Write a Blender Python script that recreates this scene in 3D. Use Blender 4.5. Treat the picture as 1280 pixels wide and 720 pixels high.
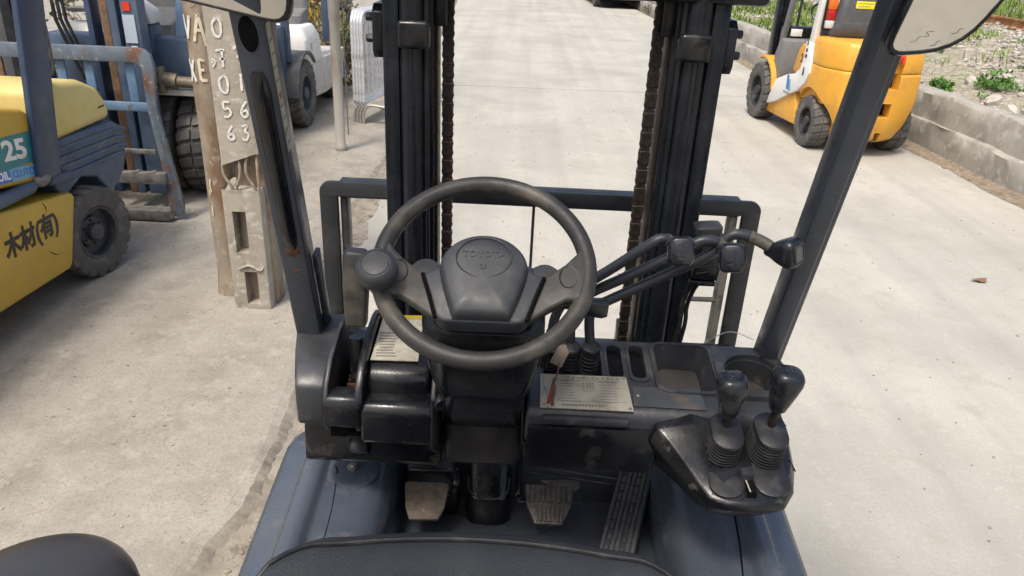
import bpy, bmesh, math, random
from mathutils import Vector, Matrix, noise
from math import sin, cos, pi, radians as rad

sc = bpy.context.scene
for o in list(bpy.data.objects):
    bpy.data.objects.remove(o)
COL = sc.collection

# ------------------------------------------------------------------ camera
PITCH, ROLL = rad(25.1), rad(2.8)
cam = bpy.data.cameras.new('camera')
cam.lens = 36 * 940 / 1280
cam.sensor_width = 36
cam.clip_start = 0.02
cam.clip_end = 900
co = bpy.data.objects.new('camera', cam)
COL.objects.link(co)
U0 = Vector((0, sin(PITCH), cos(PITCH)))
R0 = Vector((1, 0, 0))
FW = Vector((0, cos(PITCH), -sin(PITCH)))
CX = R0 * cos(ROLL) + U0 * sin(ROLL)
CY = U0 * cos(ROLL) - R0 * sin(ROLL)
mw = Matrix((CX, CY, -FW)).transposed().to_4x4()
mw.translation = (-0.06, 0.0, 1.95)
co.matrix_world = mw
sc.camera = co

# ------------------------------------------------------------------ sky, sun, exposure
SUN_EL, SUN_AZ = rad(62), rad(-150)      # azimuth measured from +Y clockwise: high, behind and to the left
w = bpy.data.worlds.new('World')
sc.world = w
w.use_nodes = True
wn = w.node_tree.nodes
bg = wn['Background']
sky = wn.new('ShaderNodeTexSky')
sky.sky_type = 'NISHITA'
sky.sun_disc = False
sky.sun_elevation = SUN_EL
sky.sun_rotation = SUN_AZ
sky.air_density = 1.0
sky.dust_density = 6.0
sky.ozone_density = 1.0
w.node_tree.links.new(sky.outputs['Color'], bg.inputs['Color'])
bg.inputs['Strength'].default_value = 0.115
sl = bpy.data.lights.new('sun', 'SUN')
sl.energy = 1.5
sl.angle = rad(10)
sl.color = (1.0, 0.965, 0.90)
so = bpy.data.objects.new('sun', sl)
COL.objects.link(so)
sd = Vector((sin(SUN_AZ) * cos(SUN_EL), cos(SUN_AZ) * cos(SUN_EL), sin(SUN_EL)))
so.rotation_euler = (-sd).to_track_quat('-Z', 'Y').to_euler()
so.location = sd * 30
sc.view_settings.view_transform = 'Standard'
sc.view_settings.look = 'None'
sc.view_settings.exposure = 0.95
sc.view_settings.gamma = 1
sc.view_settings.use_curve_mapping = False
sc.render.engine = 'CYCLES'
sc.cycles.max_bounces = 6
sc.cycles.use_denoising = True

# ------------------------------------------------------------------ helpers
MATS = {}
def mat(name, col, rough=0.5, metal=0.0, var=0.12, scale=6.0, col2=None, lo=0.52, hi=0.62, scale2=5.0,
        bump=0.0, bscale=60.0, coat=0.0, col3=None, lo3=0.58, hi3=0.66, scale3=22.0, rvar=0.12, spec=0.5, stretch=None,
        detail=6.0, crack=0.0, streak=0.0, speck=0.0):
    """Procedural surface: a base colour with tonal noise, up to two kinds of wear patches, uneven gloss, fine relief."""
    if name in MATS:
        return MATS[name]
    m = bpy.data.materials.new(name)
    m.use_nodes = True
    nt = m.node_tree
    N, L = nt.nodes, nt.links
    b = N['Principled BSDF']
    tc = N.new('ShaderNodeTexCoord')
    src = tc.outputs['Object']
    if stretch:
        mp = N.new('ShaderNodeMapping')
        mp.inputs['Scale'].default_value = stretch
        L.new(src, mp.inputs['Vector'])
        src = mp.outputs['Vector']
    def nz(sc_, det=detail, ro=0.6, off=0):
        n = N.new('ShaderNodeTexNoise')
        n.inputs['Scale'].default_value = sc_
        n.inputs['Detail'].default_value = det
        n.inputs['Roughness'].default_value = ro
        if off:
            a = N.new('ShaderNodeVectorMath'); a.inputs[1].default_value = (off, off * 1.7, off * .6)
            L.new(src, a.inputs[0]); L.new(a.outputs[0], n.inputs['Vector'])
        else:
            L.new(src, n.inputs['Vector'])
        return n.outputs['Fac']
    def mr(fac, a, b_, c, d):
        x = N.new('ShaderNodeMapRange')
        x.inputs['From Min'].default_value = a; x.inputs['From Max'].default_value = b_
        x.inputs['To Min'].default_value = c; x.inputs['To Max'].default_value = d
        L.new(fac, x.inputs['Value'])
        return x.outputs['Result']
    def mix(fac, a, c):
        x = N.new('ShaderNodeMix'); x.data_type = 'RGBA'
        L.new(fac, x.inputs['Factor'])
        for s, k in ((6, a), (7, c)):
            if isinstance(k, tuple):
                x.inputs[s].default_value = (*k, 1)
            else:
                L.new(k, x.inputs[s])
        return x.outputs[2]
    n1 = nz(scale)
    d = tuple(max(0, c * (1 - var)) for c in col); u = tuple(min(1, c * (1 + var)) for c in col)
    out = mix(mr(n1, .3, .7, 0, 1), d, u)
    ro = mr(nz(scale * 1.9, off=3.1), .3, .7, max(.03, rough - rvar), min(1, rough + rvar))
    if col2:
        f2 = mr(nz(scale2, off=7.7), lo, hi, 0, 1)
        out = mix(f2, out, col2)
    if col3:
        f3 = mr(nz(scale3, off=13.3), lo3, hi3, 0, 1)
        out = mix(f3, out, col3)
    if speck:                       # fine aggregate in the surface
        f5 = mr(nz(95, 3, .7, off=21.0), .50, .68, 0, speck)
        out = mix(f5, out, tuple(c * .55 for c in col))
        f6 = mr(nz(38, 3, .7, off=27.0), .55, .72, 0, speck * .8)
        out = mix(f6, out, tuple(min(1, c * 1.3) for c in col))
    if streak:                      # faint bands worn along the driving direction
        mp2 = N.new('ShaderNodeMapping'); mp2.inputs['Scale'].default_value = (1.0, .035, 1.0); mp2.inputs['Rotation'].default_value = (0, 0, -.05)
        L.new(tc.outputs['Object'], mp2.inputs['Vector'])
        ns = N.new('ShaderNodeTexNoise'); ns.inputs['Scale'].default_value = 3.2; ns.inputs['Detail'].default_value = 5
        L.new(mp2.outputs['Vector'], ns.inputs['Vector'])
        f4 = mr(ns.outputs['Fac'], .42, .72, 0, streak)
        out = mix(f4, out, tuple(c * .62 for c in col))
    if crack:                       # hairline cracks
        vm = N.new('ShaderNodeTexVoronoi'); vm.feature = 'DISTANCE_TO_EDGE'; vm.inputs['Scale'].default_value = .55
        dn = N.new('ShaderNodeTexNoise'); dn.inputs['Scale'].default_value = 2.6; dn.inputs['Detail'].default_value = 6
        L.new(src, dn.inputs['Vector'])
        vs_ = N.new('ShaderNodeVectorMath'); vs_.operation = 'MULTIPLY_ADD'; vs_.inputs[1].default_value = (.5, .5, .5)
        L.new(dn.outputs['Color'], vs_.inputs[0]); L.new(src, vs_.inputs[2]); L.new(vs_.outputs[0], vm.inputs['Vector'])
        cf = mr(vm.outputs['Distance'], .0, .006, crack, 0)
        out = mix(cf, out, tuple(c * .45 for c in col))
    L.new(out, b.inputs['Base Color'])
    L.new(ro, b.inputs['Roughness'])
    b.inputs['Metallic'].default_value = metal
    b.inputs['Specular IOR Level'].default_value = spec
    b.inputs['Coat Weight'].default_value = coat
    b.inputs['Coat Roughness'].default_value = 0.15
    if bump:
        bp = N.new('ShaderNodeBump')
        bp.inputs['Strength'].default_value = bump
        bp.inputs['Distance'].default_value = 0.004
        L.new(nz(bscale, 4), bp.inputs['Height'])
        L.new(bp.outputs['Normal'], b.inputs['Normal'])
    MATS[name] = m
    return m

def V(*a):
    return Vector(a)

class MB:
    """collects shapes for one mesh"""
    def __init__(s):
        s.v = []; s.f = []
    def add(s, vs, fs, M=None):
        o = len(s.v)
        for p in vs:
            p = Vector(p)
            s.v.append(M @ p if M is not None else p)
        s.f += [tuple(i + o for i in f) for f in fs]
        return s
    def box(s, a, b, M=None):
        (x0, y0, z0), (x1, y1, z1) = a, b
        return s.add([(x0, y0, z0), (x1, y0, z0), (x1, y1, z0), (x0, y1, z0), (x0, y0, z1), (x1, y0, z1), (x1, y1, z1), (x0, y1, z1)],
                     [(0, 3, 2, 1), (4, 5, 6, 7), (0, 1, 5, 4), (1, 2, 6, 5), (2, 3, 7, 6), (3, 0, 4, 7)], M)
    def bar(s, p0, p1, w, h, up=(0, 0, 1)):
        """box bar from p0 to p1; w sideways, h along up"""
        p0, p1 = Vector(p0), Vector(p1)
        d = (p1 - p0); l = d.length; d.normalize()
        x = d.cross(Vector(up)).normalized(); z = x.cross(d)
        M = Matrix((x, d, z)).transposed().to_4x4(); M.translation = p0
        return s.box((-w / 2, 0, -h / 2), (w / 2, l, h / 2), M)
    def prism(s, poly, axis, a, b, M=None):
        """poly = 2-D outline in the plane normal to axis ('x': (y,z), 'y': (x,z), 'z': (x,y)), from a to b"""
        def mk(p, t):
            if axis == 'x': return (t, p[0], p[1])
            if axis == 'y': return (p[0], t, p[1])
            return (p[0], p[1], t)
        n = len(poly)
        vs = [mk(p, a) for p in poly] + [mk(p, b) for p in poly]
        fs = [tuple(range(n)), tuple(range(2 * n - 1, n - 1, -1))]
        for i in range(n):
            j = (i + 1) % n
            fs.append((i, n + i, n + j, j))
        return s.add(vs, fs, M)
    def loft(s, secs, cap=True, closed=True, M=None):
        n = len(secs[0]); vs = [p for q in secs for p in q]; fs = []
        for k in range(len(secs) - 1):
            for i in range(n if closed else n - 1):
                j = (i + 1) % n
                fs.append((k * n + i, k * n + j, (k + 1) * n + j, (k + 1) * n + i))
        if cap and closed:
            fs.append(tuple(range(n - 1, -1, -1)))
            fs.append(tuple((len(secs) - 1) * n + i for i in range(n)))
        return s.add(vs, fs, M)
    def tube(s, pts, r, n=10, flat=1.0, cap=True):
        pts = [Vector(p) for p in pts]
        rs = r if isinstance(r, (list, tuple)) else [r] * len(pts)
        secs = []; up = None
        for i, p in enumerate(pts):
            a = pts[max(0, i - 1)]; b = pts[min(len(pts) - 1, i + 1)]
            d = (b - a).normalized()
            if up is None:
                up = Vector((0, 0, 1)) if abs(d.z) < .9 else Vector((0, 1, 0))
            x = d.cross(up).normalized(); y = x.cross(d).normalized(); up = y
            secs.append([p + (x * cos(2 * pi * k / n) + y * sin(2 * pi * k / n) * flat) * rs[i] for k in range(n)])
        return s.loft(secs, cap)
    def cyl(s, p0, p1, r0, r1=None, n=20):
        return s.tube([p0, p1], [r0, r0 if r1 is None else r1], n)
    def lathe(s, prof, M=None, n=32, a0=0, a1=2 * pi):
        """prof = [(r, z)], spun about local z"""
        secs = []
        full = abs(a1 - a0 - 2 * pi) < 1e-6
        m = n if full else n + 1
        for r, z in prof:
            secs.append([(max(r, 1e-5) * cos(a0 + (a1 - a0) * k / n), max(r, 1e-5) * sin(a0 + (a1 - a0) * k / n), z) for k in range(m)])
        return s.loft(secs, cap=False, closed=full, M=M)
    def ball(s, c, r, n=16, m=10, M=None):
        rx, ry, rz = (r, r, r) if not isinstance(r, (tuple, list)) else r
        c = Vector(c)
        secs = []
        for i in range(m + 1):
            a = -pi / 2 + pi * i / m
            q = max(cos(a), 1e-3)
            secs.append([c + Vector((rx * q * cos(2 * pi * k / n), ry * q * sin(2 * pi * k / n), rz * sin(a))) for k in range(n)])
        return s.loft(secs, M=M)
    def build(s, name, m, parent=None, bevel=0.0, seg=2, sharp=38, sub=0, weld=True):
        me = bpy.data.meshes.new(name)
        bm = bmesh.new()
        vs = [bm.verts.new(p) for p in s.v]
        for f in s.f:
            try:
                bm.faces.new([vs[i] for i in f])
            except ValueError:
                pass
        if weld:
            bmesh.ops.remove_doubles(bm, verts=bm.verts, dist=2e-5)
        bmesh.ops.recalc_face_normals(bm, faces=bm.faces)
        if bevel:
            ed = [e for e in bm.edges if len(e.link_faces) == 2 and e.calc_face_angle(0) > rad(28)]
            bmesh.ops.bevel(bm, geom=ed, offset=bevel, segments=seg, profile=.5, affect='EDGES', clamp_overlap=True)
        bm.to_mesh(me); bm.free()
        return link(name, me, m, parent, sharp, sub)

def link(name, me, m, parent=None, sharp=38, sub=0):
    me.polygons.foreach_set('use_smooth', [True] * len(me.polygons))
    if sharp < 180:
        me.set_sharp_from_angle(angle=rad(sharp))
    o = bpy.data.objects.new(name, me)
    COL.objects.link(o)
    if m is not None and not me.materials:
        me.materials.append(m)
    if parent is not None:
        o.parent = parent
    if sub:
        md = o.modifiers.new('sub', 'SUBSURF'); md.levels = sub; md.render_levels = sub
    return o

def cut(o, cutters, bevel=0.0):
    """carve the closed shapes out of o and keep the result as plain mesh"""
    tmp = []
    for c in cutters:
        t = c.build('tmp', None, None)
        t.matrix_world = Matrix()
        tmp.append(t)
        md = o.modifiers.new('b', 'BOOLEAN'); md.operation = 'DIFFERENCE'; md.object = t; md.solver = 'EXACT'
    par = o.parent; o.parent = None
    dg = bpy.context.evaluated_depsgraph_get(); dg.update()
    me = bpy.data.meshes.new_from_object(o.evaluated_get(dg))
    o.modifiers.clear()
    o.data = me
    o.parent = par
    for t in tmp:
        bpy.data.objects.remove(t)
    if bevel:
        bm = bmesh.new(); bm.from_mesh(me)
        ed = [e for e in bm.edges if len(e.link_faces) == 2 and e.calc_face_angle(0) > rad(35)]
        bmesh.ops.bevel(bm, geom=ed, offset=bevel, segments=2, profile=.5, affect='EDGES', clamp_overlap=True)
        bm.to_mesh(me); bm.free()
    me.polygons.foreach_set('use_smooth', [True] * len(me.polygons))
    me.set_sharp_from_angle(angle=rad(32))
    return o

def copyof(o, parent=None, M=None):
    c = o.copy(); COL.objects.link(c); c.parent = parent
    if M is not None:
        c.matrix_basis = M
    return c

def thing(name, label, cat, loc=(0, 0, 0), rz=0.0, group=None, scale=1.0):
    o = bpy.data.objects.new(name, None)
    COL.objects.link(o)
    o.empty_display_size = .2
    o.location = loc; o.rotation_euler = (0, 0, rz); o.scale = (scale,) * 3
    return tag(o, label, cat, group)

def tag(o, label=None, cat=None, group=None, kind=None):
    if label: o['label'] = label
    if cat: o['category'] = cat
    if group: o['group'] = group
    if kind: o['kind'] = kind
    return o

def text(name, body, size, m, parent, origin, right, up, align='CENTER', ext=0.0008, sx=1.0, shear=0.0, offset=0.0):
    c = bpy.data.curves.new('t', 'FONT')
    c.body = body; c.size = size; c.extrude = ext; c.align_x = align; c.align_y = 'CENTER'; c.resolution_u = 3
    c.shear = shear; c.offset = offset
    t = bpy.data.objects.new('t', c); COL.objects.link(t)
    dg = bpy.context.evaluated_depsgraph_get(); dg.update()
    me = bpy.data.meshes.new_from_object(t.evaluated_get(dg))
    bpy.data.objects.remove(t)
    r = Vector(right).normalized(); u = Vector(up).normalized(); n = r.cross(u).normalized()
    M = Matrix((r * sx, u, n)).transposed().to_4x4(); M.translation = Vector(origin)
    me.transform(M)
    me.materials.clear()
    return link(name, me, m, parent)

def frame(o, z, x=None):
    """matrix at o with local z along z"""
    z = Vector(z).normalized()
    if x is None:
        x = Vector((1, 0, 0)) if abs(z.x) < .9 else Vector((0, 1, 0))
    x = Vector(x); x = (x - z * x.dot(z)).normalized(); y = z.cross(x)
    M = Matrix((x, y, z)).transposed().to_4x4(); M.translation = Vector(o)
    return M

def rrect(w, d, r, n=4):
    """rounded rectangle outline, centred"""
    p = []
    for cx, cy, a in ((w / 2 - r, d / 2 - r, 0), (-w / 2 + r, d / 2 - r, pi / 2), (-w / 2 + r, -d / 2 + r, pi), (w / 2 - r, -d / 2 + r, 1.5 * pi)):
        for k in range(n + 1):
            p.append((cx + r * cos(a + pi / 2 * k / n), cy + r * sin(a + pi / 2 * k / n)))
    return p

def stack(secs, M=None, n=4):
    """secs = [(cx, cy, z, w, d, r)] -> rounded-rect sections in a local frame"""
    out = []
    for cx, cy, z, w_, d_, r in secs:
        out.append([(cx + x, cy + y, z) for x, y in rrect(w_, d_, min(r, w_ / 2 - 1e-4, d_ / 2 - 1e-4), n)])
    mb = MB(); mb.loft(out, M=M)
    return mb

def smooth_path(pts, k=6):
    """Catmull-Rom through pts"""
    P = [Vector(p) for p in pts]
    P = [P[0] * 2 - P[1]] + P + [P[-1] * 2 - P[-2]]
    out = []
    for i in range(1, len(P) - 2):
        for j in range(k):
            t = j / k
            a, b, c, d = P[i - 1], P[i], P[i + 1], P[i + 2]
            out.append(.5 * ((2 * b) + (c - a) * t + (2 * a - 5 * b + 4 * c - d) * t * t + (3 * b - a - 3 * c + d) * t ** 3))
    out.append(P[-2])
    return out

def leaf_cloud(mb, c, r, n, size, rnd, squash=.6):
    for _ in range(n):
        d = Vector((rnd.gauss(0, 1), rnd.gauss(0, 1), abs(rnd.gauss(0, 1)) * squash)).normalized() * (rnd.random() ** .5)
        p = Vector(c) + Vector((d.x * r, d.y * r, d.z * r))
        a = Vector((rnd.uniform(-1, 1), rnd.uniform(-1, 1), rnd.uniform(-.2, 1))).normalized()
        b = a.cross(Vector((rnd.uniform(-1, 1), rnd.uniform(-1, 1), .3))).normalized()
        s_ = size * rnd.uniform(.6, 1.4)
        mb.add([p, p + a * s_ * .5 + b * s_ * .28, p + a * s_, p + a * s_ * .5 - b * s_ * .28], [(0, 1, 2, 3)])

# ------------------------------------------------------------------ materials
M_ROAD = mat('pale_concrete', (.392, .376, .328), .85, var=.09, scale=.7, col2=(.315, .300, .260), lo=.46, hi=.70, scale2=1.0,
             col3=(.325, .305, .258), lo3=.54, hi3=.78, scale3=7, bump=.6, bscale=60, spec=.25, detail=10, streak=.42, crack=.0, speck=.36)
M_WALK = mat('dusty_concrete', (.295, .272, .228), .9, var=.17, scale=1.6, col2=(.225, .205, .170), lo=.48, hi=.66, scale2=2.8,
             col3=(.335, .312, .266), lo3=.52, hi3=.74, scale3=11, bump=1.0, bscale=32, spec=.2, detail=10, crack=.22, speck=.6)
M_KERB = mat('rough_kerb_concrete', (.30, .275, .235), .95, var=.2, scale=7, col2=(.2, .18, .15), lo=.5, hi=.62, scale2=9, bump=1.0, bscale=35, spec=.2)
M_DIRT = mat('gutter_dirt', (.19, .155, .115), .95, var=.3, scale=14, col2=(.26, .22, .17), lo=.5, hi=.62, scale2=20, bump=1.0, bscale=60, spec=.1)
M_WALL = mat('weathered_wall_concrete', (.31, .295, .255), .9, var=.16, scale=3, col2=(.24, .225, .19), lo=.5, hi=.68, scale2=4.5,
             col3=(.40, .385, .345), lo3=.55, hi3=.68, scale3=11, bump=.7, bscale=30, spec=.2)
M_BANK = mat('bank_soil', (.25, .22, .165), .95, var=.2, scale=3, col2=(.17, .185, .08), lo=.54, hi=.66, scale2=1.4,
             col3=(.38, .36, .31), lo3=.52, hi3=.6, scale3=16, bump=1.0, bscale=25, spec=.1)
M_STONE = mat('pale_rubble', (.42, .39, .34), .9, var=.25, scale=4, bump=.5, bscale=20, spec=.2)
M_GRAVEL = mat('ballast', (.36, .33, .285), .9, var=.5, scale=9, bump=.4, bscale=20, spec=.2)
M_GRASS = mat('grass_blades', (.135, .205, .04), .7, var=.35, scale=1.5, col2=(.26, .26, .09), lo=.55, hi=.68, scale2=2.5, spec=.2)
M_WEED = mat('weed_leaves', (.09, .19, .04), .6, var=.35, scale=6, spec=.3)
M_DRY = mat('dry_brush', (.22, .18, .11), .8, var=.4, scale=5, col2=(.10, .13, .05), lo=.5, hi=.6, scale2=3, spec=.15)
M_RAILSTEEL = mat('rusty_rail', (.30, .14, .055), .75, .3, var=.25, scale=8, col2=(.42, .25, .12), lo=.5, hi=.65, scale2=5, bump=.3)

# ================================================================== SETTING
rnd = random.Random(4)
RD = rad(2.9)                       # the road runs slightly to the left of straight ahead
def rdx(x0, y): return x0 - math.tan(RD) * y

# ground sheet out to the horizon
mb = MB(); mb.add([(-400, -400, -.06), (400, -400, -.06), (400, 700, -.06), (-400, 700, -.06)], [(0, 1, 2, 3)])
tag(mb.build('ground', M_DIRT), kind='structure')

# concrete road: slabs with recessed joints
road = MB(); road.add([(-60, -90, -.035), (60, -90, -.035), (60, 260, -.035), (-60, 260, -.035)], [(0, 1, 2, 3)])
road = tag(road.build('road', M_DIRT), kind='structure')
def on_road(u, v, z=0):             # road frame -> world
    return (u * cos(RD) - v * sin(RD), u * sin(RD) + v * cos(RD), z)
joints = [-70, -19.5, -9.5, 10.86, 24.5, 40, 62, 95, 150, 250]
for a, b in zip(joints[:-1], joints[1:]):
    s_ = MB()
    n = 40
    near = [on_road(-1.9 + 6.6 * k / n, a + .012 + rnd.uniform(-.003, .003), 0) for k in range(n + 1)]
    far = [on_road(-1.9 + 6.6 * k / n, b - .012 + rnd.uniform(-.003, .003), 0) for k in range(n + 1)]
    s_.loft([[(*p[:2], -.03) for p in near] , near, far, [(*p[:2], -.03) for p in far]], closed=False, cap=False)
    s_.build('slab', M_ROAD, road)
# raised, broken-edged concrete yard to the left
KZ = .05
edge = [(-60, 1.3), (-8, -.35), (-2, -.75), (1.0, -1.05), (1.9, -1.04), (2.1, -.99), (2.6, -.97), (3.1, -1.03), (4.0, -1.17), (5.3, -1.30), (7.1, -1.29), (9, -1.42),
        (12, -1.6), (20, -2.0), (60, -4.0), (200, -11)]
pts = []
for (y0, x0), (y1, x1) in zip(edge[:-1], edge[1:]):
    n = 110 if y1 <= 12 and y0 > -3 else 12
    for k in range(n):
        t = k / n; y = y0 + (y1 - y0) * t
        j = .028 * noise.noise((y * 1.7, 0, 0)) + .016 * noise.noise((y * 6, 3, 0)) + .005 * noise.noise((y * 31, 5, 0)) + .003 * noise.noise((y * 70, 5, 2))
        pts.append((x0 + (x1 - x0) * t + j, y))
top, lip, face = MB(), [], []
r0, r1, r2_, rm_, r3 = [], [], [], [], []
for x, y in pts:
    q_ = noise.noise((y * 9, 4, 4)); q2 = noise.noise((y * 23, 4, 9)); q3 = noise.noise((y * 2.7, 7, 1))
    r0.append((-60, y, KZ)); r1.append((x - .060 - .02 * q3, y, KZ)); r2_.append((x - .022 + .008 * q_ - .006 * q3, y, KZ - .010 + .004 * q2))
    rm_.append((x + .012 + .010 * q_ + .004 * q2, y, KZ * .50 + .005 * q2)); r3.append((x + .055 + .02 * q3 + .012 * q_, y, -.012))
top.loft([r0, r1], closed=False, cap=False)
top.loft([[(p[0], p[1], p[2] - .0002) for p in r1], r2_], closed=False, cap=False)
yard = tag(top.build('pavement', M_WALK, sharp=180, weld=False), kind='structure')
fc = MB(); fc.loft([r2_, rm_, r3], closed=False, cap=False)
fc.build('kerb_face', mat('shade_toned_kerb', (.215, .192, .155), .95, var=.3, scale=12, col2=(.27, .246, .205), lo=.5, hi=.66, scale2=15, bump=1.0, bscale=50, spec=.1), yard, sharp=180, weld=False)  # browner and darker than the yard: shade on the face put into its colour
# strip of dirt and grit lying along the kerb
g = MB()
for k in range(0, len(pts) - 1):
    (x0, y0), (x1, y1) = pts[k], pts[k + 1]
    if -3 < y0 < 14:
        w0 = .15 + .09 * noise.noise((y0 * 2.3, 1, 7)) + .03 * noise.noise((y0 * 17, 1, 7)); w1 = .15 + .09 * noise.noise((y1 * 2.3, 1, 7)) + .03 * noise.noise((y1 * 17, 1, 7))
        g.add([(x0 + .004, y0, .024), (x0 + max(.02, w0) * .4, y0, .009), (x0 + max(.02, w0), y0, .0025), (x1 + .004, y1, .024), (x1 + max(.02, w1) * .4, y1, .009), (x1 + max(.02, w1), y1, .0025)],
              [(0, 1, 4, 3), (1, 2, 5, 4)])
for _ in range(2600):
    k = rnd.randrange(len(pts)); x, y = pts[k]
    if not (-1 < y < 9): continue
    s_ = rnd.uniform(.003, .012) * (1.7 if rnd.random() < .05 else 1)
    px, py = x + abs(rnd.gauss(.02, .05)), y + rnd.uniform(-.1, .1)
    g.ball((px, py, .004 + s_ * .3), (s_, s_ * rnd.uniform(.6, 1), s_ * .6), 5, 3)
tag(g.build('dirt', mat('tan_grit', (.25, .222, .178), .95, var=.2, scale=9, col2=(.18, .156, .12), lo=.5, hi=.66, scale2=12, bump=.9, bscale=60, spec=.1), sharp=60), 'strip of brown grit lying along the broken kerb edge', 'dirt', kind='stuff')

# scattered grit on the yard and road
g = MB()
for _ in range(900):
    if rnd.random() < .6:
        x, y, z = rnd.uniform(-3.2, -1.1), rnd.uniform(1.6, 7), KZ
    else:
        x, y, z = rnd.uniform(-.9, 4), rnd.uniform(2, 11), 0
    s_ = rnd.uniform(.003, .010)
    g.ball((x, y, z + s_ * .25), (s_, s_ * rnd.uniform(.5, 1), s_ * .5), 5, 3)
tag(g.build('grit', M_KERB, sharp=60), 'loose grit scattered over pale concrete', 'grit', kind='stuff')

# low two-tier concrete wall along the right edge of the road
WX = 4.85
def wallp(u, v, z): return on_road(u, v, z)
wall = thing('low_wall', 'low two-tier weathered concrete wall along right edge of road', 'wall', on_road(WX, 9, 0))
wl = Matrix.Translation(-Vector(on_road(WX, 9, 0)))
def rough_strip(prof, v0, v1, step, amp, seed):
    m_ = MB(); secs = []
    n = int((v1 - v0) / step)
    for k in range(n + 1):
        v = v0 + (v1 - v0) * k / n
        secs.append([wallp(u + amp * (noise.noise((v * 2, i * 2.1, seed)) + .5 * noise.noise((v * 9, i * 2.1, seed))), v, max(-.03, z + (amp * .8 * noise.noise((v * 2.2, i * 3.3, seed + 4)) if z > 0 else 0))) for i, (u, z) in enumerate(prof)])
    m_.loft(secs, M=wl)
    return m_
blocks = [-22, -11, 13.2, 19.5, 27, 40, 70, 140]
for a, b in zip(blocks[:-1], blocks[1:]):
    st = .07 if a < 20 and b > 2 else .8
    rough_strip([(WX - .045, -.03), (WX - .05, .15), (WX - .05, .29), (WX - .03, .315), (WX + .30, .31), (WX + .30, -.03)], a, b - .02, st, .034, 2).build('lower_block', M_WALL, wall, sharp=60)
    rough_strip([(WX, .30), (WX + .005, .45), (WX + .01, .575), (WX + .035, .60), (WX + .21, .605), (WX + .24, .58), (WX + .24, .30)], a + .05, b + .01, st, .036, 8).build('upper_block', M_WALL, wall, sharp=60)
# dark gutter between slab and wall with dirt and a few weeds
g = MB()
secs = []
for k in range(260):
    v = -6 + 26 * k / 259
    wd = .10 + .07 * noise.noise((v * 1.3, 4, 4)) + .03 * noise.noise((v * 9, 4, 4))
    secs.append([on_road(WX - .03, v, .045 + .03 * noise.noise((v * 6, 1, 1))), on_road(WX - .10, v, .02), on_road(WX - .05 - max(wd, .03) - .06, v, .003)])
g.loft(secs, closed=False, cap=False)
for _ in range(260):
    v = rnd.uniform(4, 16); s_ = rnd.uniform(.006, .025)
    g.ball(on_road(WX - .08 - abs(rnd.gauss(0, .06)), v, s_ * .3), (s_, s_, s_ * .6), 5, 3)
tag(g.build('gutter_dirt', M_DIRT, sharp=70), 'dark damp dirt in the gutter below the low wall', 'dirt', kind='stuff')

# bank behind the wall rising to the railway
def bank_z(u, v):
    t = (u - WX)
    z = .52 + .34 * max(0, min(1, (t - .2) / 3.3)) ** .9
    z += .07 * noise.noise((u * .9, v * .7, 2)) + .05 * noise.noise((u * 2.7, v * 2.4, 5)) * min(1, t)
    if t > 5.2: z += min(.9, (t - 5.2) * .16)
    return z
b = MB(); secs = []
us = [WX + .22 + .25 * k for k in range(24)] + [WX + 7, WX + 9, WX + 13, WX + 20, WX + 45, WX + 120]
vs = [-40, -20, -8, 0] + [2 + .35 * k for k in range(62)] + [26, 30, 36, 45, 60, 90, 150, 300]
for v in vs:
    secs.append([on_road(u, v, bank_z(u, v)) for u in us])
b.loft(secs, closed=False, cap=False)
tag(b.build('bank', M_BANK, sharp=180), kind='structure')

# rail
def rail_at(u, label):
    r_ = thing('railway_rail', label, 'rail', on_road(u, 16, bank_z(u, 16)))
    zt = 1.05
    prof = [(-.065, 0), (-.065, .015), (-.012, .03), (-.012, .12), (-.035, .135), (-.035, .165), (.035, .165), (.035, .135), (.012, .12), (.012, .03), (.065, .015), (.065, 0)]
    m_ = MB(); base = Vector(on_road(u, 16, bank_z(u, 16)))
    m_.loft([[Vector(on_road(u + x, v, zt - .165 + z)) - base for x, z in prof] for v in (-20, 0, 8, 16, 30, 60, 120)])
    m_.build('rail_section', M_RAILSTEEL, r_)
    s_ = MB()
    s_.box((-.14, -.09, zt - .30 - base.z), (.9, .09, zt - .175 - base.z))
    sl_ = s_.build('sleeper', M_WALL, r_, bevel=.01)
    d = Vector(on_road(u, 8, 0)) - Vector(on_road(u, 16, 0))
    sl_.location = (d.x, d.y, 0); sl_.rotation_euler.z = RD
    for k in range(1, 22):
        d = Vector(on_road(u, 8 + .62 * k, 0)) - Vector(on_road(u, 16, 0))
        copyof(sl_, r_, Matrix.Translation((d.x, d.y, 0)) @ Matrix.Rotation(RD, 4, 'Z'))
rail_at(8.95, 'rusty brown steel railway rail on the gravel bank')

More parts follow.
